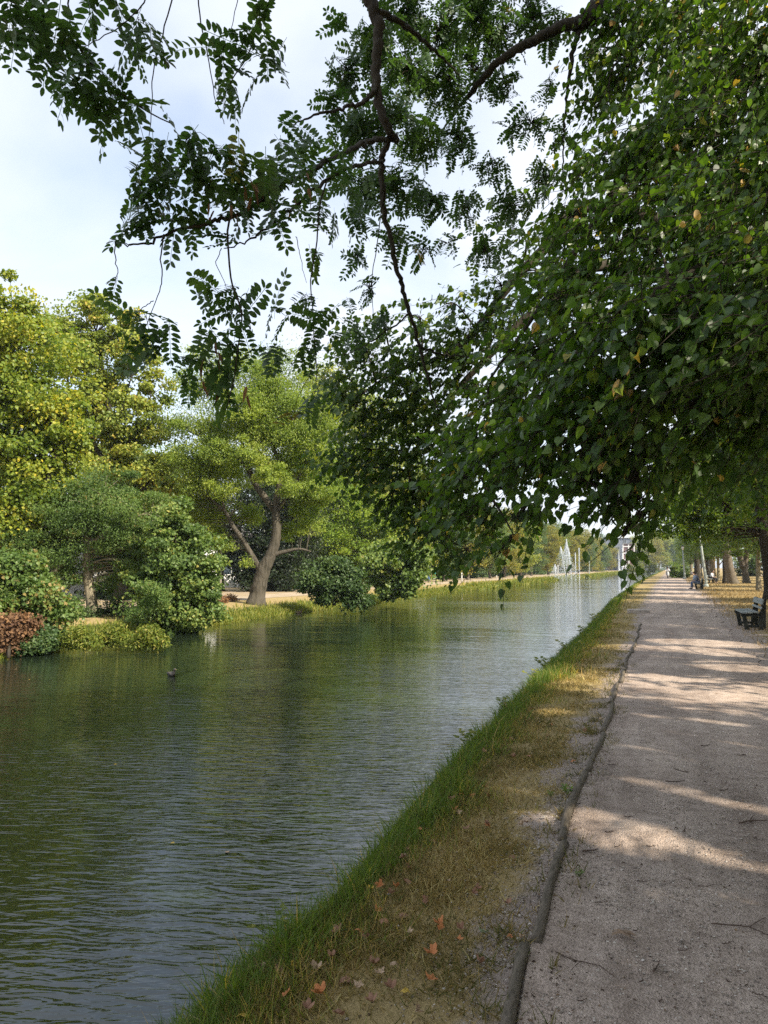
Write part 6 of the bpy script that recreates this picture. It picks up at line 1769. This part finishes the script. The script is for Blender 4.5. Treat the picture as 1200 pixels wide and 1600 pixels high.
def twig(pixels, r, label, group=None, mat=TWIGM, forks=()):
    pts = np.array([G(a, b_, .012) for a, b_ in pixels]); b0 = pts[0].copy(); b0[2] = 0.012
    for p_ in pts: p_[2] = max(gz(p_[0], p_[1]), 0) + .012 + r
    m = MB(); sp = spline(pts, 14); sp[1:-1] += RNG.normal(0, .0025, (12, 3)) * np.array([1, 1, .3]); tube(m, sp, np.linspace(r, r * .5, 14), 6)
    for fk in forks:
        q_ = np.array([G(a, b_, .012) for a, b_ in fk]); q_[:, 2] = .016 + r
        tube(m, spline(q_, 8), np.linspace(r * .7, r * .35, 8), 5)
    o_ = m.build('twig', mat, smooth=True, loc=b0)
    return tag(o_, label, 'twig', group)


GT = 'short dry twigs on the path'
twig([(1112, 1444), (1150, 1447), (1172, 1450), (1200, 1462)], .0035, 'long forked twig at the right edge of the path', forks=([(1172, 1450), (1185, 1442), (1196, 1436)],))
twig([(868, 1488), (900, 1502), (935, 1510), (960, 1526)], .0026, 'long thin twig lying across the path right of the log joint', forks=([(908, 1504), (896, 1514), (890, 1522)],))
twig([(1021, 1520), (1026, 1512), (1031, 1502)], .0040, 'straight short stick lying lengthwise in the middle of the path')
twig([(1155, 1287), (1172, 1284), (1185, 1283), (1205, 1283)], .0055, 'dark forked branchlet in the shade near the right edge', forks=([(1172, 1284), (1176, 1278), (1180, 1275)], [(1168, 1285), (1178, 1290)]))
twig([(910, 1331), (925, 1330), (935, 1328)], .0055, 'dark stub of wood beside the logs just past the sunlit patch')
twig([(1175, 1552), (1190, 1556), (1203, 1560)], .0030, 'short reddish twig at the right edge near the bottom')
for px, py, ln, an in ((1090, 1385, 26, 10), (1080, 1375, 18, 140), (1000, 1377, 14, 5), (1068, 1300, 14, 80), (960, 1323, 12, 30), (1010, 1322, 12, 10), (975, 1276, 12, 5), (1040, 1221, 30, 5), (1075, 1207, 26, 150), (1020, 1190, 14, 140), (1125, 1235, 14, 20), (930, 1410, 20, 10), (1130, 1475, 16, 30), (1060, 1485, 18, 10), (950, 1195, 16, 10), (1165, 1180, 14, 170), (990, 1455, 10, 40), (1095, 1165, 14, 10), (1030, 1565, 12, 70), (905, 1565, 14, 40), (1178, 1310, 8, 60), (945, 1300, 14, 8), (1140, 1535, 12, 120), (860, 1520, 14, 60), (1000, 1535, 10, 60)):
    a = math.radians(an); d_ = np.array([math.cos(a), -math.sin(a) * .5]) * ln
    twig([(px, py), (px + d_[0] * .5, py + d_[1] * .5 + 1.5), (px + d_[0], py + d_[1])], .0026 if py > 1300 else .004, 'short dry brown twig lying loose on the gravel path', GT)
# bundle of dry stalks on the path
g = G(975, 1462, .012)
m = MB()
for _ in range(16):
    a = RNG.normal(math.radians(-30), .35); L_ = RNG.uniform(.05, .11); c0 = RNG.normal(0, .012, 2)
    e = np.array([c0[0] - math.cos(a) * L_ * .5, c0[1] - math.sin(a) * L_ * .5, .004]); f_ = np.array([c0[0] + math.cos(a) * L_ * .5, c0[1] + math.sin(a) * L_ * .5, RNG.uniform(.004, .02)])
    tube(m, spline([e, (e + f_) / 2 + (0, 0, RNG.uniform(.004, .014)), f_], 6), [.0016] * 5 + [.0008], 4)
o_ = m.build('stalk_bundle', TWIGP); o_.location = g
tag(o_, 'straw coloured bundle of dry stalks lying in the middle of the path', 'stalks')

# green sprig at the log and a few verge weeds
for px, py, h, n, lab in ((886, 1243, .07, 9, 'small green sprig growing against the edging log in the sunlit patch'), (860, 1245, .04, 7, 'little weed on the sunlit earth left of the edging log'), (905, 1372, .04, 6, 'fresh green leafy sprig flat on the gravel by the logs')):
    g = G(px, py, 0.0); m = MB()
    for k in range(n):
        a = k * 2.4; d_ = np.array([math.cos(a) * .5, math.sin(a) * .5, .8]); L_ = h * RNG.uniform(.6, 1.1)
        e = d_ * L_
        tube(m, [np.zeros(3), e * .55, e], [.0014, .0011, .0006], 4)
        place(m, np.stack([e * .55, e * .8, e]), np.stack([d_ + (0, 0, -.4)] * 3) + RNG.normal(0, .4, (3, 3)), np.tile([0, 0, 1.0], (3, 1)) + RNG.normal(0, .3, (3, 3)), h * .35, LEAF_MID_V, LEAF_MID_F, RNG.uniform(.3, .8, 3))
    o_ = m.build('weed_sprig', L_GREEN); o_.location = (g[0], g[1], gz(g[0], g[1]) + .008)
    tag(o_, lab, 'weed')

# ------------------------------------------------------------------ air
hm, nt, o = new_mat('summer_haze')
pv = nt.nodes.new('ShaderNodeVolumePrincipled')
pv.inputs['Color'].default_value = (.80, .88, 1.0, 1); pv.inputs['Density'].default_value = .00032; pv.inputs['Anisotropy'].default_value = .2
nt.links.new(pv.outputs[0], o.inputs['Volume'])
mb = MB(); box(mb, (0, 597.5, 10.5), (1860, 1810 + 12, 29))
tag(mb.build('haze', hm), 'thin summer haze over the canal', 'haze', kind='stuff')

# ------------------------------------------------------------------ weeds on the brink, leaves afloat
for i, (y_, h_) in enumerate(((3.3, .12), (7.4, .16), (9.3, .18), (11.8, .2), (13.1, .24), (16.0, .26), (19.5, .3), (24.0, .34))):
    x_ = float(crestX(y_)) - .04; m = MB()
    for k in range(9):
        a = RNG.uniform(0, 6.28); dv = np.array([math.cos(a) * .45, math.sin(a) * .45, 1.0]); dv /= np.linalg.norm(dv); L_ = h_ * RNG.uniform(.6, 1.15); off_ = RNG.normal(0, .05, 3) * (1, 1, 0)
        sp = spline([off_, off_ + dv * L_ * .6, off_ + dv * L_ + (math.cos(a) * .04, math.sin(a) * .04, -.01)], 7)
        tube(m, sp, np.linspace(.0022, .0009, 7), 4)
        q_ = sp[[2, 3, 4, 5, 6]]
        place(m, q_, np.array([[math.cos(a + b_), math.sin(a + b_), .35] for b_ in (1.5, -1.4, 1.2, -1.2, 0)]), np.tile([0, 0, 1.0], (5, 1)) + RNG.normal(0, .3, (5, 3)), L_ * RNG.uniform(.2, .34, 5), LEAF_MID_V, LEAF_MID_F, RNG.uniform(.2, .8, 5))
    o_ = m.build('bank_weed', L_LIT); o_.location = (x_, y_, gz(x_, y_) - .01)
    tag(o_, 'leafy weed standing up out of the grass on the brink of the near bank', 'weed', 'leafy weeds on the near bank brink')
for i, (px, py) in enumerate(((25, 1046), (46, 1062), (270, 1318), (355, 1332), (180, 1195), (420, 1120))):
    g = G(px, py, WATER_Z); V_, F_ = shapes[i % 4]; m = MB()
    m.add((V_ - (0, .25, 0)) * (.038, .038, .004) @ rotz(i * 1.3).T, F_)
    o_ = m.build('floating_leaf', LEAFM['yellow' if i % 3 else 'pale']); o_.location = (g[0], g[1], WATER_Z + .006)
    tag(o_, 'tiny yellowed leaf floating on the open water of the canal', 'leaf', 'leaves afloat on the canal')
